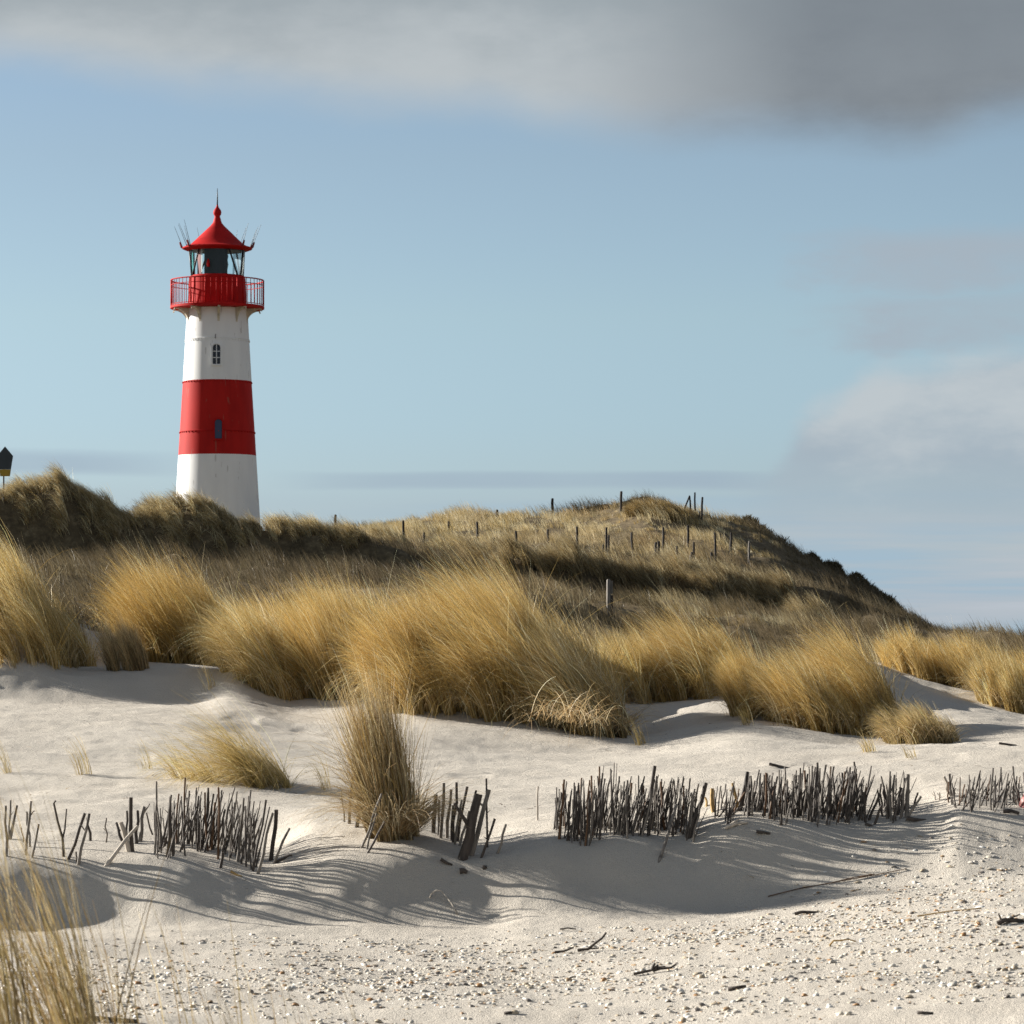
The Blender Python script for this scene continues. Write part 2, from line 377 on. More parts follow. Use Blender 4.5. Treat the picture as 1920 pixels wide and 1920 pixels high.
# ------------------------------------------------------------------ ground
def build_ground():
    inner = np.arange(-160, 2081, 3.6)
    o1 = 160 + np.cumsum(12 * 1.16 ** np.arange(56))
    px = np.concatenate([-o1[::-1], inner, 1920 + o1])
    ys = np.concatenate([[-300, -120, -60, -30, -15, -5, 2, 6, 9, 11, 12.5], np.arange(13.5, 26, 0.09), np.arange(26, 31, 0.045), np.arange(31, 60, 0.085),
                         np.arange(60, 160, 0.45), np.arange(160, 300, 4), [320, 360, 420, 520, 700, 1000, 1600, 2600, 4200, 7000]])
    PX, YY = np.meshgrid(px, ys)
    X = (PX - 960) / F * np.maximum(YY, 14)
    Z = z_at(X, YY)
    nY, nX = X.shape
    idx = np.arange(nY * nX).reshape(nY, nX)
    q = np.stack([idx[:-1, :-1], idx[:-1, 1:], idx[1:, 1:], idx[1:, :-1]], -1).reshape(-1, 4)
    v = np.stack([X, YY, Z], -1).reshape(-1, 3)
    n1 = fbm(X * 0.5, YY * 0.35, 61, 3)
    veg = sstep(60, 67, YY + n1 * 8)
    veg = np.maximum(veg, 0.55 * sstep(53, 58, YY + n1 * 8) * sstep(0, 0.25, n1 + 0.2))
    me = np_mesh('sand_ground', v, q, attrs={'veg': veg.ravel()})
    o = link_mesh('sand_ground', me, M['sand']); tag(o, kind='structure', label='pale rippled beach sand rising into grassy dunes', cat='ground')
build_ground()

# ------------------------------------------------------------------ grass
GOLD = np.array([[0.435, 0.295, 0.092], [0.505, 0.36, 0.138], [0.60, 0.465, 0.225], [0.345, 0.22, 0.062], [0.22, 0.148, 0.050], [0.75, 0.63, 0.40]])
GOLD_W = np.array([0.26, 0.26, 0.16, 0.14, 0.11, 0.07])
ORANGE = np.array([[0.42, 0.275, 0.075], [0.47, 0.325, 0.105], [0.33, 0.205, 0.052], [0.57, 0.44, 0.21]])
GREENISH = np.array([[0.415, 0.305, 0.115], [0.52, 0.395, 0.165], [0.30, 0.232, 0.082], [0.64, 0.52, 0.29]])
STRAW = np.array([[0.52, 0.42, 0.24], [0.60, 0.51, 0.31], [0.44, 0.34, 0.17], [0.40, 0.29, 0.11], [0.66, 0.58, 0.38]])
BROWN = np.array([[0.225, 0.157, 0.078], [0.29, 0.208, 0.108], [0.16, 0.12, 0.06], [0.40, 0.325, 0.19], [0.13, 0.102, 0.052]])
DEAD = np.array([[0.42, 0.30, 0.15], [0.52, 0.40, 0.22], [0.32, 0.21, 0.10], [0.62, 0.52, 0.34]])

def pick(pal, n, w=None):
    i = rng.choice(len(pal), n, p=None if w is None else w / w.sum())
    return pal[i] * (0.82 + 0.36 * rng.random((n, 1)))

def blades(root, L, head, th0, bend, width, segs, col, power=1.2, tipgain=1.38, droop=None):
    """ribbon blades: root (n,3), length, horizontal heading (n,2), start tilt, total bend; returns verts, quads, colours"""
    n = len(root)
    t = np.linspace(0, 1, segs + 1)
    tm = (t[1:] + t[:-1]) / 2
    th = th0[:, None] + bend[:, None] * tm[None, :] ** power
    st = L[:, None] / segs
    hx = np.cumsum(np.sin(th) * st, 1); hz = np.cumsum(np.cos(th) * st, 1)
    hx = np.concatenate([np.zeros((n, 1)), hx], 1); hz = np.concatenate([np.zeros((n, 1)), hz], 1)
    pts = np.empty((n, segs + 1, 3))
    wob = rng.normal(0, 1, (n, 1)) * 0.05 * L[:, None] * t[None, :] ** 2
    pts[:, :, 0] = root[:, 0:1] + hx * head[:, 0:1] - wob * head[:, 1:2]
    pts[:, :, 1] = root[:, 1:2] + hx * head[:, 1:2] + wob * head[:, 0:1]
    pts[:, :, 2] = root[:, 2:3] + hz
    yaw = rng.random(n) * 2 * math.pi
    # the side vector lies mostly across the line of growth, turned at random about it
    side = np.stack([np.cos(yaw), np.sin(yaw), 0.25 * rng.normal(0, 1, n)], 1)
    side /= np.linalg.norm(side, axis=1, keepdims=True)
    w = width[:, None] * (1 - 0.85 * t[None, :] ** 1.6) * 0.5
    off = side[:, None, :] * w[:, :, None]
    v = np.stack([pts - off, pts + off], 2).reshape(-1, 3)
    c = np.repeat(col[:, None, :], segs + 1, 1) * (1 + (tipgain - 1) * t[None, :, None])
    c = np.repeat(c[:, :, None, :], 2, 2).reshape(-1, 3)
    base = (np.arange(n) * (segs + 1) * 2)[:, None] + (np.arange(segs) * 2)[None, :]
    q = np.stack([base, base + 1, base + 3, base + 2], -1).reshape(-1, 4)
    return v, q, np.clip(c, 0, 0.85)

def merge(parts):
    vs, qs, cs, o = [], [], [], 0
    for v, q, c in parts:
        vs.append(v); qs.append(q + o); cs.append(c); o += len(v)
    return np.concatenate(vs), np.concatenate(qs), np.concatenate(cs)

def clump_blades(cx, cy, rx, ry, h, n, pal, w=None, lean=0.55, spread=0.45, width=0.006, segs=5, rot=0.0, sub=None, power=1.2, wind=(-1.0, 0.12), minlen=0.5, messy=0.0):
    """blades of one tussock: roots in sub-tufts inside an ellipse, bent downwind (towards -X), shorter at the rim"""
    sub = sub or max(6, int(n / 85))
    a = rng.random(sub) * 2 * math.pi; r = np.sqrt(rng.random(sub))
    sx = r * np.cos(a); sy = r * np.sin(a)
    k = rng.integers(0, sub, n)
    jt = 0.9 / math.sqrt(sub) * 0.45
    ux = sx[k] + rng.normal(0, jt, n); uy = sy[k] + rng.normal(0, jt, n)
    rr = np.clip(np.hypot(ux, uy), 0, 1)
    lx = ux * rx; ly = uy * ry
    x = cx + lx * math.cos(rot) - ly * math.sin(rot); y = cy + lx * math.sin(rot) + ly * math.cos(rot)
    z = z_at(x, y) - 0.02
    L = h * (0.62 + 0.42 * np.sqrt(1 - rr ** 2 * 0.95)) * (minlen + (1.08 - minlen) * rng.random(n) ** 0.6)
    tuftlen = 0.62 + 0.56 * rng.random(sub) ** 0.8; L = L * tuftlen[k]
    tuftbend = 0.7 + 0.65 * rng.random(sub)
    tl = rng.normal(0, 0.24, (sub, 2))
    hd = np.stack([1.35 * wind[0] + ux * spread * 0.6, wind[1] + uy * spread * 0.6], 1) * (0.6 + 0.5 * rng.random((n, 1))) + tl[k] + rng.normal(0, 0.24 + messy, (n, 2)) * (1 + spread)
    hd /= np.linalg.norm(hd, axis=1, keepdims=True)
    th0 = np.abs(rng.normal(0.05, 0.12, n)) + 0.10 * rr
    bend = lean * (0.5 + 0.8 * rng.random(n)) * (1 + 0.25 * rr) * tuftbend[k]
    odd = rng.random(n) < 0.05 + 0.15 * messy      # bent over and broken blades
    bend = np.where(odd, bend + 1.0 + 0.8 * rng.random(n), bend)
    tint = 0.74 + 0.48 * rng.random((sub, 1))
    col = pick(pal, n, w) * tint[k]
    wd = width * (0.7 + 0.6 * rng.random(n))
    return blades(np.stack([x, y, z], 1), L, hd, th0, bend, wd, segs, col, power)

def place_grass(name, parts, origin, label, cat='grass tuft', group=None):
    v, q, c = merge(parts)
    me = np_mesh(name, v - np.array(origin)[None, :], q, c)
    return tag(link_mesh(name, me, M['grass'], loc=origin), label, cat, group)

def tussock(px, py, rxpx, ry, h, n, pal, label, w=None, ymin=15.0, dy=0.0, name='grass_tussock', extra=None, group='golden marram tussocks on the dune front', **kw):
    p = hit(px, py, ymin); p.y += dy; p.x = wx(px, p.y); p.z = zf(p.x, p.y)
    rx = rxpx / F * p.y
    parts = [clump_blades(p.x, p.y + ry * 0.8, rx, ry, h, n, pal, w, **kw)]
    # a few long pale flowering stems
    ns = max(3, n // 90)
    parts.append(clump_blades(p.x, p.y + ry * 0.8, rx, ry, h * 1.18, ns, np.array([[0.66, 0.56, 0.34]]), None, **{**kw, 'lean': kw.get('lean', 0.55) * 0.8, 'width': kw.get('width', 0.006) * 0.8}))
    if extra: parts += extra(p, rx, ry)
    return place_grass(name, parts, p, label, 'grass tussock', group)

T = tussock
GOLD2 = np.concatenate([GOLD, GREENISH])
def thatch(n, h=0.35, pal=DEAD):
    """dead, fallen blades round the foot of a tussock"""
    def f(p, rx, ry):
        a = rng.random(n) * 2 * math.pi; r = 0.75 + 0.3 * rng.random(n)
        x = p.x + rx * r * np.cos(a); y = p.y + ry * 0.8 + ry * r * np.sin(a)
        hd = np.stack([np.cos(a), np.sin(a)], 1) + rng.normal(0, 0.5, (n, 2)); hd /= np.linalg.norm(hd, axis=1, keepdims=True)
        return [blades(np.stack([x, y, z_at(x, y) + 0.03 + 0.12 * rng.random(n)], 1), h * (0.6 + rng.random(n)), hd, 0.5 + 0.5 * rng.random(n), 0.9 + 0.7 * rng.random(n), np.full(n, 0.006), 5, pick(pal, n))]
    return f

# the dune front, from the photograph's left to its right
T(40, 1236, 112, 1.9, 1.22, 12000, GOLD2, 'tall golden marram tussock at the edge of the frame below the pentagonal sign', lean=1.0, extra=thatch(250))
T(236, 1257, 36, 0.35, 0.72, 2600, BROWN * 1.35, 'narrow brown grass tuft standing beside the small sand patch', lean=0.35, width=0.005)
T(335, 1243, 108, 1.1, 1.40, 13000, ORANGE, 'orange golden marram tussock below the lighthouse', lean=0.85, extra=thatch(250))
T(508, 1302, 98, 0.8, 1.16, 8000, GOLD2, 'loose pale tussock swept sideways beside the big sunlit tussock', lean=1.15, extra=thatch(200))
T(660, 1312, 95, 0.9, 1.36, 11000, GOLD, 'upright bright golden tussock with spiky tips, above the column of dry grass', GOLD_W, lean=0.5, extra=thatch(250))
T(805, 1335, 92, 0.9, 1.34, 10000, GOLD, 'golden tussock between the spiky tussock and the biggest domed one', GOLD_W, lean=0.9, extra=thatch(250))
T(985, 1352, 165, 1.6, 1.66, 28000, GOLD, 'biggest domed marram tussock, bending over the middle of the sand slope', GOLD_W, lean=1.05, extra=thatch(700, 0.5))
T(1108, 1378, 80, 0.8, 1.14, 10000, np.concatenate([GOLD, BROWN * 1.3]), 'shaded brown end of the grass mound, dropping steeply to the sand', lean=1.1, extra=thatch(420, 0.45))
T(1205, 1320, 55, 0.7, 0.95, 4500, GOLD2, 'sparse golden tussock just behind the big mound beside bare sand', lean=0.5, extra=thatch(120))
T(1325, 1308, 112, 1.0, 1.22, 11000, GOLD, 'wide golden tussock with feathery pale top behind the bare sand strip', GOLD_W, lean=1.15, extra=thatch(250))
T(1430, 1348, 60, 0.6, 0.80, 5000, GOLD, 'low golden tussock with thin stalks at its foot on bright sand', GOLD_W, lean=0.6, extra=thatch(150))
T(1545, 1372, 90, 0.9, 0.92, 10000, GOLD, 'rounded golden tussock with a shaded brown foot, above the stick fence', GOLD_W, lean=1.0, extra=thatch(300))
T(1648, 1374, 62, 1.3, 1.26, 10500, GOLD, 'tallest tussock right of centre, leaning over its neighbour', GOLD_W, lean=1.05, extra=thatch(250))
T(1738, 1394, 66, 0.6, 0.50, 3600, np.concatenate([GREENISH, BROWN * 1.3]), 'low greenish brown fringe tuft at the foot of the tall tussock', lean=1.05, extra=thatch(160, 0.25))
T(1735, 1272, 65, 1.2, 0.66, 6500, GOLD, 'golden tussock behind the bare sand saddle at the hill foot', GOLD_W, lean=0.55)
T(1838, 1296, 72, 1.0, 0.76, 6500, GOLD, 'golden tussock spilling over the sand bank at the frame edge', GOLD_W, lean=0.55, extra=thatch(200))
T(1905, 1335, 58, 0.7, 0.80, 4500, GOLD2, 'drooping tussock with broken stalks over the shaded sand bank', lean=0.5, extra=thatch(350, 0.4))
T(1960, 1310, 70, 1.0, 0.70, 4500, GOLD, 'golden tussock cut by the frame beside the drooping one', GOLD_W, lean=0.55)
# on the open sand
p0 = 'thin tufts on the open sand'
T(502, 1481, 50, 0.32, 1.22, 1500, GREENISH, 'greenish tuft blown flat across the sand behind the fence', lean=1.45, power=0.6, width=0.005, sub=26, minlen=0.3, messy=0.08, group=p0, extra=lambda p, rx, ry: [
    clump_blades(p.x - 0.48, p.y + 0.55, 0.42, 0.25, 0.80, 550, GREENISH, lean=1.5, power=0.6, width=0.005, sub=12, minlen=0.3)])
T(738, 1578, 47, 0.26, 1.24, 4200, np.concatenate([DEAD * 0.7, GOLD * 0.85, BROWN, BROWN]), 'tall ragged column of dry brown grass growing in the stick fence', lean=0.15, spread=0.0, messy=0.3, width=0.006, group=p0, sub=70, extra=thatch(900, 0.5, DEAD * 0.8), minlen=0.25)
for px, py, h, n, lb in ((160, 1456, 0.46, 40, 'thin wisp of grass alone on the sand beside the flat blown tuft'),
                         (22, 1452, 0.46, 30, 'few grass stalks at the frame edge above the sparse fence sticks'),
                         (278, 1444, 0.36, 14, 'single dark stalk with wispy blades behind the fence'),
                         (330, 1440, 0.3, 20, 'short grass wisp at the tail of the flat blown tuft'),
                         (612, 1482, 0.5, 26, 'sparse thin stalks between the flat tuft and the grass column'),
                         (1205, 1398, 0.4, 60, 'thin dark stalks in the shadow edge under the big mound'),
                         (1408, 1362, 0.35, 50, 'thin stalks standing before the low golden tussock'),
                         (1640, 1412, 0.28, 60, 'fine pale stalks in the sand under the tall tussock'),
                         (1712, 1424, 0.22, 30, 'tiny pale grass wisp above the dense fence sticks'),
                         (390, 1300, 0.4, 26, 'thin stalks on the sand crest below the swept tussock')):
    T(px, py, 16, 0.12, h, n, GREENISH * 0.85, lb, lean=0.55, width=0.005, sub=4, group=p0)
# hanging dead blades at the foot of the mound
pt = hit(1070, 1395)
nn = 150
xx = pt.x + rng.normal(0, 0.24, nn); yy = pt.y + 0.25 + rng.normal(0, 0.16, nn)
aa = rng.normal(-1.2, 1.3, nn)
place_grass('dead_grass_tuft', [blades(np.stack([xx, yy, z_at(xx, yy) + 0.18 + 0.1 * rng.random(nn)], 1), 0.45 + 0.3 * rng.random(nn), np.stack([np.cos(aa), np.sin(aa)], 1), 0.3 + 0.9 * rng.random(nn), 0.9 + 1.2 * rng.random(nn), np.full(nn, 0.007), 7, pick(DEAD * 1.15, nn))], pt,
            'matted straw coloured dead tuft hanging from the mound foot', 'grass tuft')
# near the camera, out of focus at the bottom edge
g0 = 'grass close to the camera'
def near_grass(px, Y, rx, ry, h, n, label, wdt=0.0062, lean=0.3, sub=14):
    x = wx(px, Y); o = Vector((x, Y, zf(x, Y)))
    place_grass('beach_grass', [clump_blades(x, Y, rx, ry, h, n, np.concatenate([GREENISH * 0.62, GOLD * 0.55, BROWN, BROWN]), lean=lean, width=wdt, segs=9, sub=sub, spread=0.5, minlen=0.55, power=1.6)], o, label, 'grass tuft', g0)
near_grass(45, 13.0, 0.17, 0.3, 1.46, 230, 'tall thin grass at the bottom corner of the frame, nearest of its row', lean=0.35)
near_grass(150, 13.4, 0.16, 0.3, 1.38, 210, 'tall thin blades in the middle of the near grass row', lean=0.35)
near_grass(235, 13.8, 0.12, 0.3, 1.2, 110, 'thin blades at the inner end of the near grass row', lean=0.32)
near_grass(222, 13.2, 0.03, 0.1, 1.28, 5, 'three long bare stalks overtopping the near grass', lean=0.08, sub=3)
near_grass(300, 14.2, 0.14, 0.3, 1.0, 40, 'few fine stalks beside the near grass row', 0.006, 0.25, 8)
near_grass(420, 14.4, 0.18, 0.3, 1.0, 46, 'fine upright stalks rising over the near shells', 0.006, 0.22, 8)
near_grass(560, 14.6, 0.18, 0.3, 0.95, 42, 'fine crossing stalks at the bottom edge before the shells', 0.006, 0.25, 8)
near_grass(690, 14.6, 0.12, 0.3, 0.85, 20, 'last few fine stalks near the middle of the bottom edge', 0.006, 0.25, 5)

def cover(name, y0, y1, dens, nb, h, pal_fn, label, mask=None, width=0.011, segs=3, pxlim=(-260, 2180), lean=0.9, tsize=0.22):
    """a sward nobody could count: tufts scattered evenly over a depth range, one object"""
    area = 0.5 * (y1 ** 2 - y0 ** 2) * (pxlim[1] - pxlim[0]) / F
    n = int(area * dens)
    Y = np.sqrt(rng.random(n) * (y1 ** 2 - y0 ** 2) + y0 ** 2)
    px = pxlim[0] + rng.random(n) * (pxlim[1] - pxlim[0]); x = (px - 960) / F * Y
    if mask is not None:
        k = rng.random(n) < mask(x, Y, px); x, Y, px = x[k], Y[k], px[k]
    n = len(x)
    big = np.clip(1 + 2.0 * fbm(x * 0.55 + Y * 0.2, Y * 0.45 - x * 0.1, 77, 2), 0.35, 1.9)
    k = np.repeat(np.arange(n), nb)
    m = len(k)
    r = tsize * big[k] * np.sqrt(rng.random(m)); a = rng.random(m) * 2 * math.pi
    rx = x[k] + r * np.cos(a); ry = Y[k] + r * np.sin(a)
    L = h * big[k] * (0.55 + 0.6 * rng.random(m))
    hd = np.stack([-1 + 0.5 * np.cos(a), 0.1 + 0.5 * np.sin(a)], 1) + rng.normal(0, 0.3, (m, 2)); hd /= np.linalg.norm(hd, axis=1, keepdims=True)
    col = pal_fn(x, Y, n)[k] * (0.85 + 0.3 * rng.random((m, 1)))
    v, q, c = blades(np.stack([rx, ry, z_at(rx, ry) - 0.02], 1), L, hd, np.abs(rng.normal(0.1, 0.15, m)), lean * (0.5 + 0.8 * rng.random(m)), width * (0.7 + 0.6 * rng.random(m)), segs, col, tipgain=1.2)
    o = link_mesh(name, np_mesh(name, v, q, c), M['grass']); tag(o, label, 'grass', kind='stuff')

cover('golden_grass', 50, 56.5, 5.0, 26, 0.46, lambda x, Y, n: pick(GOLD, n, GOLD_W), 'golden marram sward behind the dune front tussocks',
      mask=lambda x, Y, px: np.where(Y > 59.5, 1.0, np.where((px > 140) & (px < 225) | (px > 1250), 0.0, 1.0)), width=0.009, segs=4, lean=0.8)
SHADE_BROWN = np.array([[0.085, 0.062, 0.035], [0.12, 0.09, 0.05], [0.06, 0.05, 0.028], [0.17, 0.13, 0.075]])  # dark tones that put the hillside shade into the grass colour
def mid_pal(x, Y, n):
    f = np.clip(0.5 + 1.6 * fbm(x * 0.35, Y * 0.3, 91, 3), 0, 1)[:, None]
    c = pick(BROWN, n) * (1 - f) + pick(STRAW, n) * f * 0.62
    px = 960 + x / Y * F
    g = np.clip(sstep(0.0, 0.30, fbm(x * 0.22 + Y * 0.08, Y * 0.16, 93, 3) + 0.12 + 0.34 * sstep(58, 66, Y) * sstep(1050, 800, px) + 0.10 * sstep(94, 98, Y) + 0.25 * sstep(1250, 1500, px)), 0, 1)[:, None] * 0.85  # where shade is painted: noise patches, left slope, ridge foot, right flank
    return c * (1 - g) + pick(SHADE_BROWN, n) * g
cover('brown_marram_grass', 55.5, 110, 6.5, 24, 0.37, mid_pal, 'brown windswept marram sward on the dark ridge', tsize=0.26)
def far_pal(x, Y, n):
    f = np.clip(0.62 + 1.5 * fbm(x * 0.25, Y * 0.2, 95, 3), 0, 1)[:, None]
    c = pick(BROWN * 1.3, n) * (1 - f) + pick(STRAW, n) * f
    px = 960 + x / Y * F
    g = np.clip(sstep(1330, 1480, px + 120 * fbm(x * 0.5, Y * 0.3, 97, 2)) * 0.9, 0, 1)[:, None]  # shade painted into the grass of the right-hand flank
    return c * (1 - g) + pick(SHADE_BROWN, n) * g
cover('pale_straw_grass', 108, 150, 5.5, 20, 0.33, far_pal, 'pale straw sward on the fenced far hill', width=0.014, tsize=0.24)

# tussocks one can tell apart along the ridge line
ridge = [(20, 935, 46, 'highest dark tussock on the ridge beside the sign'), (60, 935, 40, 'dark ridge tussock next to the highest one'), (132, 945, 44, 'ridge tussock with a blown crest, before the notch'),
         (175, 970, 36, 'ridge tussock at the upper side of the notch'), (215, 985, 32, 'low ridge tussock in the notch before the lighthouse'), (288, 976, 42, 'ridge tussock just before the lighthouse foot'),
         (345, 988, 38, 'ridge tussock covering the white lighthouse foot'), (405, 995, 36, 'low ridge tussock in front of the tower'), (455, 1002, 36, 'ridge tussock at the shaded side of the tower foot'),
         (540, 1003, 40, 'ridge tussock standing free just past the tower'), (600, 1004, 38, 'ridge tussock with a small post beyond it'), (660, 1012, 38, 'dark ridge tussock before the first fence posts'),
         (735, 1025, 38, 'shaded ridge tussock under the first fence posts'), (850, 1040, 44, 'swept ridge tussock where the dark band begins')]
for px, py, w, lb in ridge:
    T(px, py, w * 1.1, 0.75, 0.62 + 0.20 * random.random(), 2600, np.concatenate([BROWN, STRAW, STRAW * 0.9]), lb, lean=1.3, width=0.011, segs=4, ymin=94.0, dy=-0.3, name='ridge_tussock', group='dark tussocks along the ridge line')
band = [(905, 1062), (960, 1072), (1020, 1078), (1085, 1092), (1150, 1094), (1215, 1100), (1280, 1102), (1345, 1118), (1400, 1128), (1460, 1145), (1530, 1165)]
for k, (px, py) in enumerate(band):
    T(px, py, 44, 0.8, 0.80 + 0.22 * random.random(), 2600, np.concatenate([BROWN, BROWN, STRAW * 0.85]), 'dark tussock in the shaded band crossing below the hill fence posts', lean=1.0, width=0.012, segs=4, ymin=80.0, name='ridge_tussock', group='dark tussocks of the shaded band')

# ------------------------------------------------------------------ dark bushes on the hill's far edge
def bush(px, py, wpx, hpx, Y, label):
    hpx = hpx * 0.95; wpx = wpx * 1.15
    c = P(px, py, Y); c.z = zf(c.x, c.y); w = wpx / F * Y; h = hpx / F * Y
    o = empty('hill_bush', c)
    mb = MB()
    for k in range(7):
        a = random.uniform(0, 6.28); r = random.uniform(0.1, 0.35) * w
        mb.tube([(0, 0, -0.1), (r * 0.4 * math.cos(a), r * 0.4 * math.sin(a), h * 0.35), (r * math.cos(a), r * math.sin(a), h * 0.75)], [0.03, 0.022, 0.01], 6)
    mb.build('stem', M['post'], o)
    n = 3600
    x = (rng.random(n) - 0.5) * w * 1.1; y = rng.normal(0, 0.16, n) * w
    prof = np.clip(0.55 + 1.3 * fbm(x * 2.6 / w + c.x, y * 2.0 / w + c.y, 121, 3), 0.12, 1.25) * np.sqrt(np.clip(1 - (x / (0.56 * w)) ** 2, 0, 1))
    top = h * prof; zz = top * rng.random(n) ** 0.55
    gz = z_at(c.x + x, c.y + y) - c.z
    aa = rng.random(n) * 6.28
    v, f, cc = blades(np.stack([x, y, gz + zz], 1), 0.08 + 0.14 * rng.random(n), np.stack([np.cos(aa), np.sin(aa)], 1), rng.random(n) * 1.0, rng.random(n) * 0.6, 0.02 + 0.025 * rng.random(n), 2, pick(np.array([[0.075, 0.06, 0.032], [0.10, 0.078, 0.04], [0.055, 0.05, 0.026], [0.16, 0.125, 0.065]]), n))
    link_mesh('foliage', np_mesh('foliage', v, f, cc), M['grass'], o)
    tag(o, label, 'bush', 'dark bushes on the hill edge')
bush(1412, 1000, 70, 34, 139.6, 'topmost dark bush on the hill edge below the leaning posts')
bush(1462, 1022, 75, 34, 139.6, 'wide dark bush just below the topmost one')
bush(1510, 1046, 55, 26, 139.6, 'dark bush in the middle of the hill edge row')
bush(1562, 1074, 40, 24, 139.6, 'small round dark bush standing alone on the hill edge')
bush(1625, 1108, 55, 26, 139.6, 'dark bush low down on the hill edge')
bush(1665, 1132, 50, 26, 139.6, 'lowest dark bush of the hill edge row')
T(1248, 968, 72, 1.3, 0.60, 10000, np.concatenate([ORANGE * 0.6, BROWN]), 'broad brown grass mound crowning the hill top', lean=0.9, width=0.014, segs=4, ymin=128.0, dy=-0.5, name='ridge_tussock', group=None)

# ------------------------------------------------------------------ posts on the hills
def post(px, top, bot, lean=0.0, label='', w=6.0, ymin=60.0, group='weathered posts of the hill fence', mat='post', Y=None):
    p = hit(px, bot, ymin) if Y is None else Vector((wx(px, Y), Y, zf(wx(px, Y), Y)))
    s = p.y / F
    h = (bot - top) * s + max(0.0, (wz(bot, p.y) - p.z))
    r = (w - 0.8) * s * 0.5
    d = Vector((lean * s, random.uniform(-0.03, 0.03), h))
    mb = MB()
    b = Vector((random.uniform(-1, 1), random.uniform(-1, 1), 0)) * r * 0.25
    mb.tube([-d * 0.35, d * 0.3 + b, d * 0.7 - b, d], [r * 1.08, r * 1.03, r, r * 0.92], 9)
    mb.tube([d, d + d.normalized() * r * 0.5], [r * 0.92, r * 0.45], 9)
    return tag(mb.build('fence_post', M[mat], loc=p, angle=40), label, 'post', group)

nt_, r1, r2 = 'weathered posts of the hill fence', 'dark fence post standing in straw grass in the row across the hill', 'dark fence post on the hill crest against the sky'
post(629, 966, 990, 0, 'tiny dark post tip on the ridge just past the lighthouse')
post(932, 958, 974, 0, 'shortest dark post on the hill crest against the sky')
post(1036, 936, 967, 0, 'dark crest post standing alone against the sky, shorter than the one by the top')
post(1164, 923, 962, 1, 'tall crest post standing just beside the brown hill top mound')
for px, t, b in ((757, 977, 1014), (896, 980, 1014), (969, 1000, 1032), (1028, 995, 1020), (1083, 990, 1034), (1186, 1000, 1042), (1244, 990, 1036), (1291, 987, 1030), (1370, 1000, 1038)):
    post(px, t, b, random.uniform(-2, 1), 'dark full height post in the row across the straw coloured hill', w=5.5)
for px, t, b in ((796, 1000, 1032), (841, 978, 998), (926, 1009, 1030), (1009, 995, 1014), (1141, 1004, 1040), (1269, 1025, 1056)):
    post(px, t, b, random.uniform(-1, 1), 'dark short post half sunk in grass in the row across the hill', group='short posts on the hill', w=5)
post(1137, 990, 1044, 0, 'tallest post of the row across the hill, with stubs beside it', w=5)
post(1131, 1022, 1046, 0, 'short stub close beside the tallest post of the row', w=5)
post(1229, 1018, 1043, 1, 'first of two thick stubs standing together on the hill', w=6)
post(1235, 1017, 1042, 0, 'second of two thick stubs standing together on the hill', w=6)
post(1301, 1017, 1056, 0, 'post beside a dark stub under the hill top', w=5)
post(1297.5, 1038, 1058, 0, 'dark thick stub touching a post under the hill top', w=7)
post(1293.5, 1042, 1070, 0, 'pale thin post in front of the stub under the hill top', w=3, mat='stick_pale')
post(1338, 1037, 1060, -4, 'short stub tilted beside a tall leaning post', w=6)
post(1343, 1000, 1058, -3, 'tall leaning post with a tilted stub beside it', w=5)
post(1404, 1017, 1060, 1, 'last post of the row, pale sunlit side, on the hill flank', w=5, mat='stick')
post(1279, 930, 965, 14, 'slanting pole of the leaning pair near the hill top', w=4, ymin=110)
post(1296, 930, 966, -3, 'upright pole of the leaning pair near the hill top', w=4, ymin=110)
post(1303, 924, 968, 0, 'tall straight pole between the leaning pair and the bundle, against the sky', w=4, ymin=110)
post(1315, 933, 980, 2, 'thick pole at the hill top with a thinner one beside it', w=5, ymin=110)
post(1310, 960, 980, 2, 'thin short pole beside the thick pole at the hill top', w=3.5, ymin=110)
# the sturdy post in the hollow, with a board nailed on
pp = Vector((wx(1141, 70.0), 70.0, 0)); pp.z = zf(pp.x, 70.0)
o = empty('trail_post', pp); s = 70.0 / F; ht = wz(1088, 70.0) - pp.z
MB().tube([(0, 0, -0.4), (0.002, 0, ht * 0.5), (0, 0, ht), (0, 0, ht + 0.02)], [4 * s, 4 * s, 3.8 * s, 2.2 * s], 10).build('pole', M['stick'], o, angle=40)
MB().box((6.2 * s, 0.0, ht - 53 * s), (4.6 * s, 0.03, 50 * s)).build('side_board', M['stick_dark'], o)
MB().box((6.0 * s, 0.0, ht - 13 * s), (4.0 * s, 0.012, 24 * s)).build('plate', M['stick'], o)
tag(o, 'thick pale post with a side board, alone below the dark band', 'post')

# ------------------------------------------------------------------ pentagonal sign on the ridge
ys = 100.3; s = ys / F
sx = wx(9.5, ys); o = empty('dune_sign', Vector((sx, ys, zf(sx, ys))))
zb = lambda py: wz(py, ys) - o.location.z
def plate(mb, pts, y0, y1):
    n = len(pts); vs = [(x, y0, z) for x, z in pts] + [(x, y1, z) for x, z in pts]
    mb.add(vs, [tuple(range(n)), tuple(range(n, 2 * n))[::-1]] + [(i, i + n, (i + 1) % n + n, (i + 1) % n) for i in range(n)])
m = MB(); plate(m, [(0, zb(837)), (15 * s, zb(855)), (11 * s, zb(880)), (-11 * s, zb(880)), (-15 * s, zb(855))], -0.012, 0.012); bd = m.build('board', M['signface'], o)
m = MB(); plate(m, [(11 * s, zb(880.2)), (9 * s, zb(893)), (-9 * s, zb(893)), (-11 * s, zb(880.2))], -0.014, 0.014); m.build('lower_strip', M['signyellow'], o)
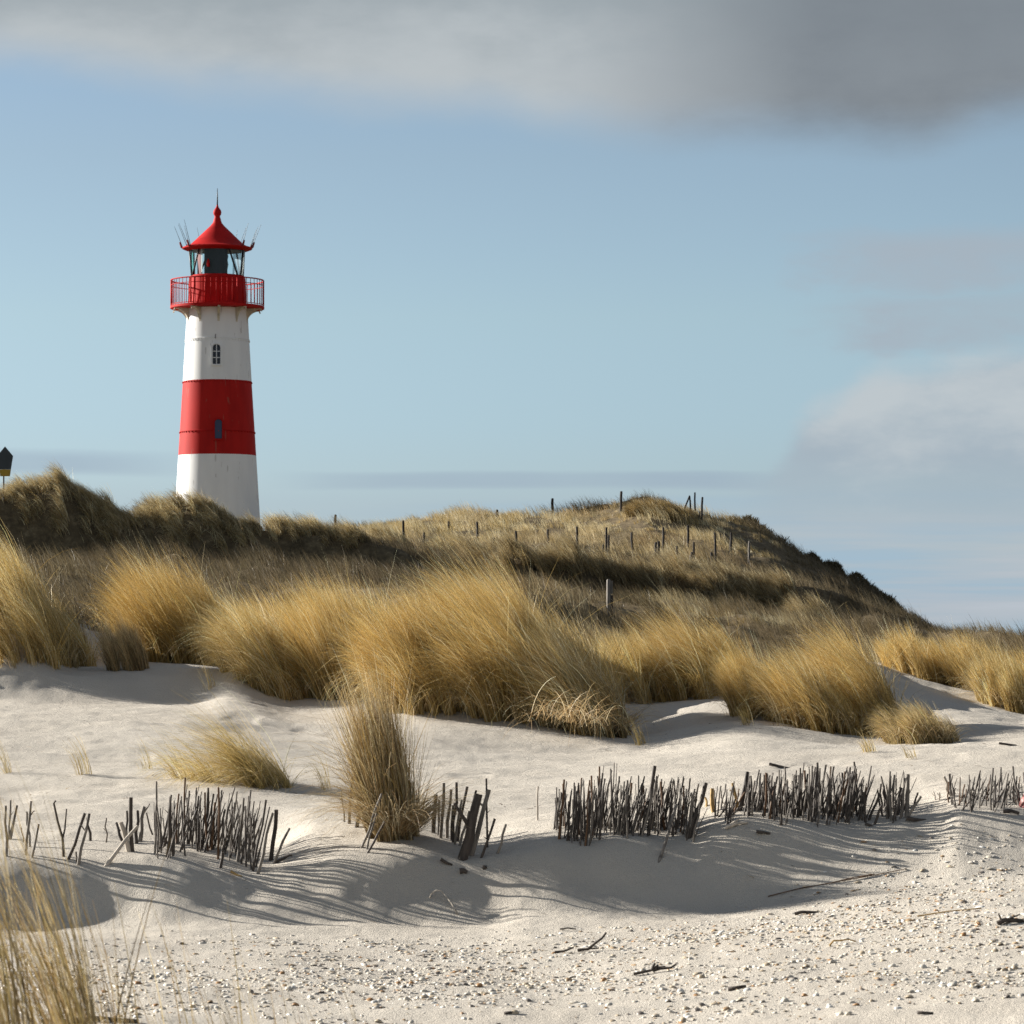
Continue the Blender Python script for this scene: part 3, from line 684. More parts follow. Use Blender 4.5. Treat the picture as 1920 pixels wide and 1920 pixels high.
MB().tube([(-3 * s, 0.035, -0.3), (-3 * s, 0.035, zb(862))], 0.022, 10).build('pole', M['black'], o, angle=40)
tag(o, 'dark pentagonal sign with a yellow lower edge on a thin pole', 'sign')

# ------------------------------------------------------------------ stick fence
def stick(bx, by, tx, ty, w, label, mat='stick', group=None, Y=None, name='fence_stick', ybend=None):
    p = hit(bx, by) if Y is None else Vector((wx(bx, Y), Y, zf(wx(bx, Y), Y)))
    s = p.y / F
    top = Vector(((tx - bx) * s, random.uniform(-0.06, 0.06) if ybend is None else ybend, (by - ty) * s + (wz(by, p.y) - p.z)))
    r = w * s * 0.5
    kb = min(r * 1.4, 0.011)
    b1 = Vector((random.uniform(-1, 1), random.uniform(-1, 1), 0)) * kb
    b2 = Vector((random.uniform(-1, 1), random.uniform(-1, 1), 0)) * kb
    pts = [-top.normalized() * 0.15, top * 0.03, top * 0.33 + b1, top * 0.66 + b2, top]
    k = random.uniform(0.75, 1.0)
    mb = MB().tube(pts, [r * 1.08, r * 1.05, r * random.uniform(0.92, 1.08), r * random.uniform(0.85, 1.0), r * k], 7)
    if random.random() < 0.36:   # a broken-off side twig
        t = random.uniform(0.4, 0.8); q = top * t; a = random.choice((-1, 1))
        mb.tube([q, q + Vector((a * r * 3.2, random.uniform(-1, 1) * r, r * random.uniform(2, 5)))], [r * 0.5, r * 0.3], 5)
    return tag(mb.build(name, M[mat], loc=p, angle=35), label, 'fence stick', group)

S = 'stick fence'
for a in ((12, 1608, 13, 1510, 5.5), (17, 1575, 21, 1500, 4), (19, 1574, 32, 1510, 6), (48, 1604, 58, 1502, 5.5), (60, 1608, 73, 1545, 4.5), (44, 1580, 38, 1552, 2.5), (56, 1590, 50, 1522, 4)):
    stick(*a, 'short dark stick in the sparse first stretch of the fence at the frame edge', group='sticks of the sparse first stretch', mat=random.choice(('stick', 'stick_dark')))
# forked twig
p = hit(119, 1608); s = p.y / F
tag(MB().tube([(0, 0, -0.15), (0, 0, 10 * s), (-2 * s, 0, 38 * s)], [3 * s, 2.8 * s, 2.6 * s], 7).tube([(-2 * s, 0, 36 * s), (-11 * s, 0.01, 66 * s), (-18 * s, 0.0, 100 * s), (-15 * s, 0.01, 105 * s)], [2.4 * s, 2.2 * s, 2 * s, 1.6 * s], 7)
    .tube([(-2 * s, 0, 32 * s), (3 * s, -0.01, 52 * s), (6 * s, -0.01, 90 * s)], [2 * s, 1.6 * s, 1.3 * s], 7).build('forked_stick', M['stick_dark'], loc=p, angle=40), 'forked dark stick like a letter Y between the sparse sticks', 'fence stick', S)
stick(128, 1612, 160, 1525, 6.5, 'dark stick slanting just past the forked one, lower of a pair', 'stick_dark', S)
stick(147, 1622, 168, 1525, 6.5, 'dark stick slanting behind the other, second of a pair past the fork', 'stick', S)
stick(170, 1577, 164, 1533, 5, 'short stick leaning backwards behind the slanting pair', 'stick_dark', S)
stick(143, 1616, 142, 1597, 3, 'stub between the slanting pair', 'stick_dark', S)
stick(199, 1580, 201, 1533, 3.5, 'thin straight stick alone in the gap before the pale plank', 'stick', S)
stick(229, 1578, 217, 1543, 6, 'dark stick leaning back beside the white stump', 'stick_dark', S)
stick(242, 1597, 226, 1541, 11, 'bleached white stump leaning among the dark sticks', 'stick_pale', S)
stick(238, 1575, 238, 1520, 4.5, 'thin dark stick behind the white stump', 'stick_dark', S)
stick(248, 1597, 246, 1495, 8, 'tallest thick dark stake beside the white stump', 'stick_dark', S)
stick(256, 1582, 257, 1520, 7, 'thick dark stake, middle of three beside the white stump', 'stick_dark', S)
stick(263, 1579, 269, 1513, 8, 'brown stake with a pale sunlit side, last of three by the white stump', 'stick', S)
stick(201, 1622, 256, 1550, 7.5, 'pale splintered plank slanting in front of the fence', 'stick_pale', S, ybend=0.10)
stick(286, 1566, 276, 1523, 3.5, 'thin twig leaning back at the start of the dense left stretch', 'stick_dark', S)
stick(413, 1628, 418, 1598, 6.5, 'low dark stub in front of the dense left stretch', 'stick_dark', S, ybend=0.0)
stick(484, 1640, 512, 1524, 6, 'stick slanting free at the end of the dense left stretch, lowest foot', 'stick', S)
stick(508, 1614, 519, 1518, 8, 'thick upright stick near the end of the dense left stretch', 'stick_dark', S)
stick(514, 1620, 543, 1553, 5.5, 'last slanting stick of the dense left stretch with a twig at its foot', 'stick', S)
stick(302, 1600, 293, 1465, 4, 'longest thin stick rising above the dense left stretch', 'stick', S)

SPARE = MB()
def dense(x0, x1, n, base, top, label, group, lean=(2, 16), w=(3.2, 6.0), dj=14, tj=22, mats=('stick', 'stick', 'stick', 'stick_dark', 'stick_dark', 'stick_brown'), tall=0.06):
    bx = [p[0] for p in base]; by = [p[1] for p in base]; tx = [p[0] for p in top]; ty = [p[1] for p in top]
    for k in range(n):
        x = x0 + (x1 - x0) * (k + random.uniform(0.1, 0.9)) / n
        b = float(np.interp(x, bx, by)) + random.uniform(-dj * 1.6, dj * 0.6); t = float(np.interp(x, tx, ty)) + random.uniform(-tj, tj)
        l = random.uniform(*lean)
        if random.random() < 0.2: l = random.uniform(-10, 3)
        elif random.random() < 0.15: l += random.uniform(5, 16)
        if random.random() < tall: t -= random.uniform(10, 24)
        for _ in range(1 if k % 3 else 2):    # crossing thin brushwood between the sticks
            xb = x + random.uniform(-6, 6); bb = b - random.uniform(-4, 12); ll = random.uniform(-8, 30); tt = t + random.uniform(0, 34)
            p = hit(xb, bb); s = p.y / F; w_ = random.uniform(1.6, 3.2) * s * 0.5
            q = p + Vector((ll * s, random.uniform(-0.05, 0.12), (bb - tt) * s))
            SPARE.tube([p - (q - p) * 0.25, p + (q - p) * 0.5 + Vector((random.uniform(-2, 2), 0, 0)) * w_, q], [w_, w_ * 0.95, w_ * 0.6], 6)
        if k % 3 == 1:      # past three hundred sticks the thinnest ones go into one brushwood mass
            p = hit(x, b); s = p.y / F; w_ = random.uniform(w[0] * 0.8, w[1] * 0.7) * s * 0.5
            q = p + Vector((l * 1.1 * s, random.uniform(0.0, 0.1), (b - t) * s * random.uniform(0.85, 1.05)))
            SPARE.tube([p - (q - p) * 0.25, p + (q - p) * 0.5 + Vector((random.uniform(-1, 1), 0, 0)) * w_, q], [w_, w_ * 0.95, w_ * 0.7], 6)
        else:
            stick(x, b, x + l * 1.1, t, random.uniform(*w) * 0.78, label, random.choice(mats), group)
dense(290, 360, 20, [(290, 1602), (360, 1600)], [(290, 1512), (360, 1495)], 'stick in the dense left stretch, half nearer the white stump', 'left dense sticks, first half')
dense(360, 482, 38, [(360, 1600), (420, 1606), (480, 1630)], [(360, 1490), (420, 1500), (482, 1520)], 'stick in the dense left stretch, half nearer the grass column', 'left dense sticks, second half', lean=(0, 26))
# round the grass column
for a, lb in (((646, 1542, 639, 1485, 3), 'thinnest stick at the left of the grass column'), ((655, 1545, 662, 1458, 6), 'dark stick beside the grass column, rising highest there'), ((669, 1552, 672, 1487, 8), 'thick dark stake half hidden by the grass column'),
              ((678, 1590, 716, 1488, 5), 'long slanting stick across the foot of the grass column'), ((690, 1600, 722, 1540, 4.5), 'lower slanting stick meeting another at the column foot'), ((688, 1594, 706, 1525, 4), 'steep slanting stick between two others at the column foot'),
              ((738, 1574, 755, 1500, 5), 'dark stick inside the blades of the grass column')):
    stick(*a, lb, random.choice(('stick', 'stick_dark')), S)
for a in ((812, 1562, 817, 1490, 9), (826, 1572, 832, 1468, 7), (838, 1572, 846, 1480, 7), (822, 1566, 823, 1500, 5), (850, 1580, 856, 1467, 6), (858, 1578, 876, 1475, 6), (853, 1584, 866, 1500, 5), (846, 1576, 850, 1510, 5), (872, 1580, 893, 1482, 5), (862, 1586, 880, 1520, 5)):
    stick(*a, 'grey stick in the short close stretch just past the grass column', group='sticks just past the grass column', mat=random.choice(('stick', 'stick_dark')))
stick(868, 1612, 898, 1489, 19, 'massive dark tarred stake leaning at the end of the short stretch', 'stick_dark', S, ybend=0.0)
stick(884, 1606, 917, 1481, 10, 'pale edged plank leaning against the massive tarred stake', 'stick', S, ybend=0.05)
stick(903, 1610, 928, 1535, 5, 'slanting stick just past the massive tarred stake', 'stick_dark', S)
stick(914, 1590, 912, 1460, 4, 'tall thin stick behind the massive tarred stake', 'stick_dark', S)
stick(933, 1602, 949, 1545, 5, 'lone slanting stick past the massive tarred stake', 'stick', S)
stick(1008, 1538, 1009, 1475, 3.5, 'lone thin pale stick in the wide sand gap', 'stick_pale', S)
# right-hand stretches
B1 = [(1040, 1566), (1060, 1572), (1095, 1586), (1130, 1566), (1180, 1568), (1230, 1566), (1300, 1572)]
T1 = [(1040, 1482), (1100, 1470), (1150, 1468), (1180, 1474), (1240, 1470), (1300, 1484)]
dense(1040, 1122, 34, B1, T1, 'stick in the long middle palisade, end beside the sand gap', 'middle palisade, first third', lean=(0, 10))
dense(1122, 1205, 36, B1, T1, 'stick in the central third of the long middle palisade', 'middle palisade, central third', lean=(2, 22))
dense(1205, 1300, 40, B1, T1, 'stick in the last third of the long middle palisade, round the tallest stake', 'middle palisade, last third', lean=(2, 18))
stick(1216, 1566, 1228, 1436, 7, 'tallest dark stake rising above the long middle palisade', 'stick_dark', S)
stick(1237, 1616, 1272, 1512, 6, 'long stick leaning out in front of the middle palisade, foot far down the slope', 'stick', S, ybend=0.3)
stick(1292, 1572, 1324, 1468, 9, 'thick slanting stake closing the middle palisade', 'stick_dark', S)
stick(1325, 1514, 1323, 1496, 5, 'tiny ochre stub in the gap after the middle palisade', 'stick_ochre', S)
stick(1338, 1524, 1336, 1479, 9, 'ochre barkless stake in the gap after the middle palisade', 'stick_ochre', S)
dense(1343, 1382, 11, [(1343, 1532), (1366, 1546), (1382, 1530)], [(1343, 1492), (1366, 1482), (1382, 1492)], 'low stick in the short group between the two long palisades', 'low sticks between the palisades', lean=(2, 12))
stick(1384, 1520, 1373, 1468, 6, 'brown stake leaning backwards at the start of the right palisade', 'stick_ochre', S)
stick(1387, 1522, 1402, 1447, 9, 'thick dark stake starting the right palisade', 'stick_dark', S)
B2 = [(1390, 1524), (1440, 1534), (1465, 1542), (1500, 1534), (1540, 1542), (1600, 1538), (1625, 1532)]
T2 = [(1390, 1466), (1450, 1462), (1500, 1468), (1535, 1448), (1570, 1455), (1625, 1462)]
dense(1392, 1465, 34, B2, T2, 'stick in the first third of the right palisade, after the thick dark stake', 'right palisade, first third', lean=(2, 14))
dense(1465, 1540, 34, B2, T2, 'stick in the central third of the right palisade', 'right palisade, central third', lean=(0, 12))
dense(1540, 1624, 38, B2, T2, 'stick in the last third of the right palisade, before the open slanting sticks', 'right palisade, last third', lean=(2, 18), tall=0.15)
stick(1532, 1530, 1533, 1430, 5, 'longest sunlit stick rising above the right palisade', 'stick', S)
stick(1623, 1542, 1619, 1485, 5, 'dark stick leaning back, first of three open ones', 'stick_dark', S)
stick(1629, 1540, 1650, 1488, 5, 'dark slanting stick, middle of three open ones', 'stick_dark', S)
stick(1640, 1548, 1654, 1508, 5, 'short slanting stick, lowest of three open ones', 'stick_dark', S)
dense(1652, 1698, 22, [(1652, 1528), (1690, 1536), (1700, 1534)], [(1652, 1462), (1700, 1468)], 'dark stick in the tight black bunch closing the right palisade', 'black bunch closing the palisade', lean=(-2, 8), mats=('stick_dark', 'stick_dark', 'stick'))
stick(1700, 1534, 1704, 1452, 8, 'thick straight stake just after the black bunch', 'stick', S)
stick(1700, 1540, 1727, 1493, 5, 'slanting stick crossing out after the black bunch', 'stick', S)
stick(1711, 1522, 1721, 1486, 4, 'small stick leaning behind the crossing one', 'stick_dark', S)
for a in ((1753, 1500, 1752, 1485, 3), (1761, 1500, 1760, 1486, 3)):
    stick(*a, 'small pale stub alone on the bright sand hump', 'stick_pale', 'stubs on the sand hump')
stick(1782, 1494, 1768, 1455, 5, 'pale stick leaning back at the start of the last stretch', 'stick_pale', S)
dense(1776, 1850, 18, [(1776, 1498), (1800, 1516), (1850, 1516)], [(1776, 1458), (1850, 1460)], 'thin stick in the open last stretch of the fence', 'open last stretch, first half', lean=(-2, 14), w=(2.8, 5.0))
dense(1850, 1935, 24, [(1850, 1515), (1920, 1508)], [(1850, 1455), (1920, 1462)], 'crossing stick in the end of the fence by the red float', 'open last stretch, second half', lean=(-6, 20), w=(2.8, 5.0))

tag(SPARE.build('fence_brushwood', M['brush'], angle=35), 'thin brushwood filling the palisades of the stick fence', 'brushwood', kind='stuff')

# red float at the frame edge
p = hit(1936, 1520); s = p.y / F
o = empty('red_float', p + Vector((0, 0.12, 0)))
prof = [(0.001, -18)] + [(17 * math.cos(a), 17 * math.sin(a)) for a in np.linspace(-1.35, 1.35, 15)] + [(0.001, 18)]
MB().lathe([(r * s, (z + 12) * s) for r, z in prof], 28).build('body', M['float'], o, smooth=True)
MB().lathe([(17 * s, 9 * s), (18.5 * s, 10 * s), (18.5 * s, 13.5 * s), (17 * s, 14.5 * s)], 28).build('rim', M['darkred'], o, smooth=True)
MB().tube([(math.cos(a) * 5 * s, 0, 28 * s + math.sin(a) * 6 * s) for a in np.linspace(0, math.pi, 9)], 1.6 * s, 8).build('eye', M['float'], o, smooth=True)
o.rotation_euler = (0.25, -0.3, 0)
tag(o, 'faded red float lying half buried behind the last fence sticks', 'float')

# ------------------------------------------------------------------ driftwood and debris
def twig(px, py, pts, w, label, mat='stick_dark', name='driftwood_twig', side=()):
    p = hit(px, py); s = p.y / F
    k = lambda q: Vector((q[0] * s, q[2] * s * 3 if len(q) > 2 else 0, q[1] * s))
    q = [k(a) for a in pts]
    for i, a in enumerate(q):
        g = zf(p.x + a.x, p.y + a.y) - p.z
        a.z += g
    mb = MB().tube(q, [w * s * 0.5 * (1 - 0.35 * i / max(1, len(q) - 1)) for i in range(len(q))], 7)
    for a, b, ww in side:
        A, B = k(a), k(b); A.z += zf(p.x + A.x, p.y + A.y) - p.z; B.z += zf(p.x + B.x, p.y + B.y) - p.z
        mb.tube([A, (A + B) / 2 + Vector((0, 0, s)), B], [ww * s * 0.5, ww * s * 0.45, ww * s * 0.3], 6)
    return tag(mb.build(name, M[mat], loc=p, angle=40), label, 'driftwood')
twig(1085, 1785, [(-2, 3), (18, 5), (32, 16), (44, 24), (52, 34)], 6, 'curved dark twig rising from the shell bed, longest there', side=(((0, 3), (38, 4, 3), 4),))
twig(1040, 1788, [(0, 2), (18, 3), (36, 10)], 5, 'small dark twig just before the curved one')
twig(1050, 1746, [(0, 3), (15, 5), (30, 3)], 4, 'thin flat twig above the curved one on the shells', 'stick')
twig(1188, 1832, [(0, 3), (22, 5), (44, 6), (70, 4), (80, 10)], 6, 'knotted dark driftwood lump with twigs among shells', side=(((34, 6), (40, 18), 7), ((36, 5), (60, 6, 2), 8), ((40, 5), (46, 14, -1), 6)))
twig(1490, 1718, [(0, 4), (12, 6), (28, 3), (48, -1)], 7, 'dark piece of driftwood beside a small hollow in the sand')
twig(1440, 1686, [(0, 2), (60, 3), (120, 2), (200, 2), (260, 3)], 2.2, 'long thin strand of dry weed across the upper shells', 'stick_brown', 'dry_weed', side=(((120, 2), (190, 3, 1), 2), ((170, 3), (200, 4), 2.4)))
twig(1720, 1720, [(0, 2), (60, 2), (120, 1)], 3, 'thin straight straw lying below the weed strand', 'stick_ochre', 'dry_straw')
twig(1870, 1735, [(0, 3), (14, 8), (30, 6), (50, 2)], 10, 'tangled black driftwood lump by the frame edge', side=(((8, 6), (2, 22), 4), ((14, 6), (40, 14), 4), ((20, 5), (54, 0, -1), 6)))
twig(1555, 1776, [(0, 2), (8, 10), (20, 8), (34, 9), (50, 4)], 4, 'small reddish twig with a bent stalk beside a white shell', 'stick_ochre')
twig(1905, 1530, [(-24, 5), (-10, 6), (6, 3)], 9, 'short dark log on the shaded slope by the red float')
twig(1360, 1557, [(0, 4), (20, 5), (42, 2)], 8, 'bleached broken stick lying in front of the low fence gap', 'stick_pale', side=(((2, 4), (32, 13), 4),))
twig(1418, 1572, [(0, 8), (12, 5), (26, 1)], 7, 'dark broken stick lying below the right palisade')
twig(1700, 1545, [(0, 8), (14, 4), (38, -3)], 9, 'dark log lying down the slope after the black bunch')
twig(1622, 1552, [(0, 6), (10, 2), (16, -2)], 6, 'dark fallen stub below the three open sticks')
twig(516, 1619, [(0, 2), (14, 5), (26, 8), (32, 6)], 6, 'hooked dark twig at the foot of the last left stick')
twig(432, 1640, [(0, 6), (12, 2), (22, 0)], 5, 'reddish brown bark piece under the dense left stretch', 'stick_ochre')
twig(826, 1623, [(0, 8), (12, 3), (22, 0)], 7, 'dark stick fragment on the shaded slope under the grass column')
twig(862, 1643, [(0, 4), (8, 5), (14, 2)], 12, 'stubby dark wood chunk lower down the shaded slope')
twig(905, 1632, [(0, 3), (8, 3)], 9, 'small dark chunk below the massive tarred stake')
twig(1873, 1400, [(0, 6), (16, 3), (33, 0)], 5, 'brown stick lying on the bright upper sand')
twig(1462, 1440, [(-20, 6), (0, 2), (28, -4)], 6, 'half buried dark plank edge above the right palisade')
twig(120, 1922, [(0, 3), (60, 5), (140, 3)], 12, 'dark flat board half buried at the bottom edge behind near grass')
twig(945, 1905, [(0, 2), (18, 3)], 7, 'short black wood bit near the bottom edge')
twig(1720, 1905, [(0, 5), (30, 2)], 7, 'black stick beside white shells near the bottom edge')
twig(1365, 1858, [(0, 3), (34, 3)], 9, 'flat dark wood piece among the lower shells')
# a dry reed bent in a hoop
p = hit(805, 1690); s = p.y / F
tag(MB().tube([(0, 0, -2 * s), (4 * s, 0, 8 * s), (12 * s, 0, 14 * s), (22 * s, 0, 14 * s), (30 * s, -0.02, 6 * s), (42 * s, -0.1, -8 * s), (54 * s, -0.2, zf(p.x + 54 * s, p.y - 0.2) - p.z + 2 * s)], [1.6 * s] * 7, 7).build('bent_reed', M['stick_pale'], loc=p, smooth=True), 'pale dry reed bent in a hoop on the shadow edge', 'reed')

# ------------------------------------------------------------------ shells
def shell_mesh(seed, col, ridges=9):
    """one cockle valve lying hollow side down: domed fan with ribs"""
    rr = random.Random(seed)
    nu, nv = 22, 6
    vs, cs = [], []
    el = rr.uniform(0.78, 1.0); hgt = rr.uniform(0.38, 0.5)
    for j in range(nv + 1):
        t = j / nv
        for i in range(nu):
            a = 2 * math.pi * i / nu
            rad = math.sin(t * math.pi / 2)
            rib = 1 + 0.05 * math.cos(ridges * a) * t
            lob = 1 - 0.18 * max(0, math.cos(a - math.pi / 2)) ** 3
            x = math.cos(a) * rad * rib * lob * 0.5; y = math.sin(a) * rad * rib * lob * 0.5 * el + 0.12 * (1 - t)
            z = hgt * math.cos(t * math.pi / 2) ** 0.8 * rib
            vs.append((x, y, z)); sh = 0.9 + 0.1 * math.cos(ridges * a) - 0.18 * (0.5 + 0.5 * math.sin(9 * t + seed))
            cs.append([c * sh for c in col])
    f = []
    for j in range(nv):
        for i in range(nu):
            f.append((j * nu + i, j * nu + (i + 1) % nu, (j + 1) * nu + (i + 1) % nu, (j + 1) * nu + i))
    return np_mesh('shell', np.array(vs), np.array(f)[:, ::-1], np.clip(np.array(cs), 0.01, 0.9))
SH_COL = [(0.70, 0.645, 0.55), (0.64, 0.57, 0.46), (0.53, 0.43, 0.30), (0.40, 0.27, 0.15), (0.76, 0.73, 0.67), (0.22, 0.185, 0.155), (0.44, 0.24, 0.10), (0.60, 0.54, 0.46)]
SH_NAME = ['cream', 'pale buff', 'tan', 'brown', 'white', 'dark grey', 'orange brown', 'greyish']
SH_W = [0.22, 0.20, 0.16, 0.07, 0.10, 0.09, 0.04, 0.12]
SHM = [shell_mesh(k, c) for k, c in enumerate(SH_COL)]
for me in SHM: me.materials.append(M['attr'])

def shell_density(x, Y):
    px = 960 + x / Y * F; py = YH + (HC - z_base(x, Y)) / Y * F
    d = 0.05 + 3.2 * np.clip(fbm(x * 1.0 - Y * 0.3, Y * 1.5 + x * 0.5, 51, 4) - 0.02, 0, 1)
    d = d + 1.3 * np.exp(-((py - (1740 + 0.02 * (px - 900))) / 32) ** 2) * sstep(150, 700, px)
    d = d + 0.9 * np.exp(-((py - 1850) / 45) ** 2)
    d = d * sstep(27.2, 25.4, Y) + 0.9 * sstep(1450, 1650, px) * sstep(28.3, 27.4, Y) * sstep(24.5, 26, Y)
    return np.clip(d, 0, 2.2)

nc = 42000
Ys = 19.6 + (28.2 - 19.6) * rng.random(nc) ** 0.8
pxs = -60 + 2040 * rng.random(nc)
xs = (pxs - 960) / F * Ys
keep = rng.random(nc) < shell_density(xs, Ys) / 2.2
xs, Ys = xs[keep], Ys[keep]
sz = 0.013 + 0.038 * rng.random(len(xs)) ** 2.8
order = np.argsort(-(sz / Ys))
xs, Ys, sz = xs[order], Ys[order], sz[order]
zs = z_at(xs, Ys)
NBIG = 300
for k in range(NBIG):
    c = int(rng.choice(8, p=np.array(SH_W) / sum(SH_W)))
    o = bpy.data.objects.new('cockle_shell', SHM[c]); COL.objects.link(o)
    o.location = (xs[k], Ys[k], zs[k] - 0.002); o.scale = (sz[k], sz[k], sz[k] * random.uniform(0.55, 1.0))
    o.rotation_euler = (random.uniform(-0.5, 0.5), random.uniform(-0.5, 0.5), random.uniform(0, 6.28))
    tag(o, SH_NAME[c] + ' shell among the larger ones strewn over the near beach sand', 'shell', SH_NAME[c] + ' larger shells on the beach')
# the rest of the litter: small shells and shell grit in one object
def litter(xs, Ys, zs, sz, name):
    n = len(xs); nu = 7
    a = np.arange(nu) / nu * 2 * math.pi
    ring = np.stack([np.cos(a) * 0.5, np.sin(a) * 0.42, np.zeros(nu) - 0.06], 1)
    mid = np.stack([np.cos(a) * 0.34, np.sin(a) * 0.28, np.zeros(nu) + 0.2], 1)
    top = np.array([[0.0, 0.03, 0.32]])
    B = np.concatenate([ring, mid, top])
    tri = [(i, (i + 1) % nu, nu + (i + 1) % nu) for i in range(nu)] + [(i, nu + (i + 1) % nu, nu + i) for i in range(nu)] + [(nu + i, nu + (i + 1) % nu, 2 * nu) for i in range(nu)]
    tri = np.array(tri); nvv = len(B)
    V = np.repeat(B[None], n, 0) * (1 + 0.18 * rng.normal(0, 1, (n, nvv, 1))) * sz[:, None, None]
    V[:, :, 0] *= (0.8 + 0.7 * rng.random((n, 1))); V[:, :, 2] *= (0.35 + 0.65 * rng.random((n, 1))); V[:, :, 2] -= 0.06 * sz[:, None] * rng.random((n, 1))
    tx = rng.normal(0, 0.3, n); rz = rng.random(n) * 6.28
    y1 = V[:, :, 1] * np.cos(tx)[:, None] - V[:, :, 2] * np.sin(tx)[:, None]; z1 = V[:, :, 1] * np.sin(tx)[:, None] + V[:, :, 2] * np.cos(tx)[:, None]
    x2 = V[:, :, 0] * np.cos(rz)[:, None] - y1 * np.sin(rz)[:, None]; y2 = V[:, :, 0] * np.sin(rz)[:, None] + y1 * np.cos(rz)[:, None]
    W = np.stack([x2 + xs[:, None], y2 + Ys[:, None], z1 + zs[:, None]], -1).reshape(-1, 3)
    f = (tri[None] + (np.arange(n) * nvv)[:, None, None]).reshape(-1, 3)
    ci = rng.choice(8, n, p=np.array(SH_W) / sum(SH_W)); c = np.array(SH_COL)[ci] * (0.75 + 0.35 * rng.random((n, 1)))
    me = np_mesh(name, W, f, np.repeat(c, nvv, 0), smooth=True)
    return link_mesh(name, me, M['attr'])
tag(litter(xs[NBIG:], Ys[NBIG:], zs[NBIG:], sz[NBIG:], 'shell_litter'), 'small broken shells and pebbles strewn over the beach', 'shell litter', kind='stuff')

nb2 = 1500
Yb = 24.0 + 20 * rng.random(nb2) ** 1.2; pb = -60 + 2040 * rng.random(nb2); xb = (pb - 960) / F * Yb
kb2 = rng.random(nb2) < np.clip(0.25 + 1.6 * fbm(xb * 0.7, Yb * 0.5, 133, 3) + 0.5 * np.exp(-((Yb - 28) / 0.9) ** 2), 0, 1)
xb, Yb = xb[kb2], Yb[kb2]; nb2 = len(xb); ab = rng.normal(0.2, 0.6, nb2) + np.where(rng.random(nb2) < 0.5, math.pi, 0)
vb, qb, cb = blades(np.stack([xb, Yb, z_at(xb, Yb) + 0.006], 1), 0.02 + 0.09 * rng.random(nb2) ** 2, np.stack([np.cos(ab), np.sin(ab) * 0.6], 1), np.full(nb2, 1.45) - 0.25 * rng.random(nb2), 0.2 * rng.random(nb2), 0.004 + 0.006 * rng.random(nb2), 3, pick(np.array([[0.10, 0.07, 0.045], [0.18, 0.12, 0.07], [0.06, 0.045, 0.035], [0.36, 0.27, 0.15]]), nb2))
tag(link_mesh('plant_litter', np_mesh('plant_litter', vb, qb, cb), M['grass']), 'dark bits of blown stalk strewn over the sand', 'plant litter', kind='stuff')

# ------------------------------------------------------------------ lighthouse
YL = 145.0; s = YL / F
BASE_PY = 1040.0; CX = 407.5
lx = wx(CX, YL); lz = wz(BASE_PY, YL)
LH = empty('lighthouse', Vector((lx, YL, lz)))
tag(LH, 'red and white banded lighthouse with a red lantern behind the dune ridge', 'lighthouse')
H = lambda py: (BASE_PY - py) * s
def rad(py): return np.interp(py, [580, 637, 715, 855, 960, 1060], [56.5, 59.7, 64.2, 72.8, 79.2, 85.0]) * s
M['shaft'] = shaft_material(H(854.5), H(715.5))
seg = 96
prof = [(rad(1040), H(1056))] + [(rad(y), H(y)) for y in np.linspace(1035, 580, 40)]
MB().lathe(prof, seg).build('shaft', M['shaft'], LH, smooth=True)
for y, nm in ((637, 'flange'), (810, 'flange')):   # bolted plate joints
    r = rad(y); MB().lathe([(r - 0.01, H(y + 1.2)), (r + 0.016, H(y + 1.0)), (r + 0.016, H(y - 0.2)), (r - 0.01, H(y - 0.4))], seg).build(nm, M['shaft' if y == 637 else 'red'], LH, smooth=True)
for y in (637.5, 715, 809):       # rows of plate bolts
    mb = MB(); r = rad(y) + 0.012
    for k in range(56):
        a = 2 * math.pi * k / 56; c, sn = math.cos(a), math.sin(a); q = Vector((r * c, r * sn, H(y + 3)))
        mb.tube([q - Vector((c, sn, 0)) * 0.03, q + Vector((c, sn, 0)) * 0.022], 0.026, 6)
    mb.build('bolt', M['white' if y < 700 else 'red'], LH)
# windows
def window(py0, py1, wpx, dxpx, pane_mat, frame_mat, bars):
    yc = (py0 + py1) / 2; r = rad(yc); th = math.asin(dxpx * s / r)
    w = wpx * s; h = (py1 - py0) * s; tilt = math.atan((rad(py1) - rad(py0)) / h)
    e = bpy.data.objects.new('window', None); COL.objects.link(e); e.parent = LH; e.empty_display_size = 0.2
    e.location = (r * math.sin(th), -r * math.cos(th), H(yc)); e.rotation_euler = (-tilt, 0, th)
    def arch(ww, hh, n=10):
        pts = [(-ww / 2, -hh / 2), (ww / 2, -hh / 2)]; zc = hh / 2 - ww * 0.42
        return pts + [(ww / 2 * math.cos(a), zc + ww * 0.42 * math.sin(a)) for a in np.linspace(0, math.pi, n)]
    m = MB(); plate(m, arch(w * 0.92, h * 0.95), -0.03, 0.10); m.build('pane', M[pane_mat], e)
    A, B = arch(w, h), arch(w * 1.34, h * 1.13); n = len(A); mb = MB()
    vs = [(x, -0.065, z) for x, z in A] + [(x, -0.065, z) for x, z in B] + [(x, 0.08, z) for x, z in A] + [(x, 0.08, z) for x, z in B]
    fs = []
    for i in range(n):
        j = (i + 1) % n
        fs += [(i, j, n + j, n + i), (n + i, n + j, 3 * n + j, 3 * n + i), (j, i, 2 * n + i, 2 * n + j)]
    mb.add(vs, fs); mb.build('frame', M[frame_mat], e)
    if bars:
        b = MB(); b.box((0, -0.04, 0), (0.028, 0.03, h * 0.96))
        for k in (-0.17, 0.14): b.box((0, -0.042, h * k), (w * 0.95, 0.026, 0.026))
        b.build('muntin', M['white'], e)
window(650, 688, 14.5, 3.5, 'pane', 'white', True)
window(790, 827, 14, 7.5, 'bluepane', 'red', False)
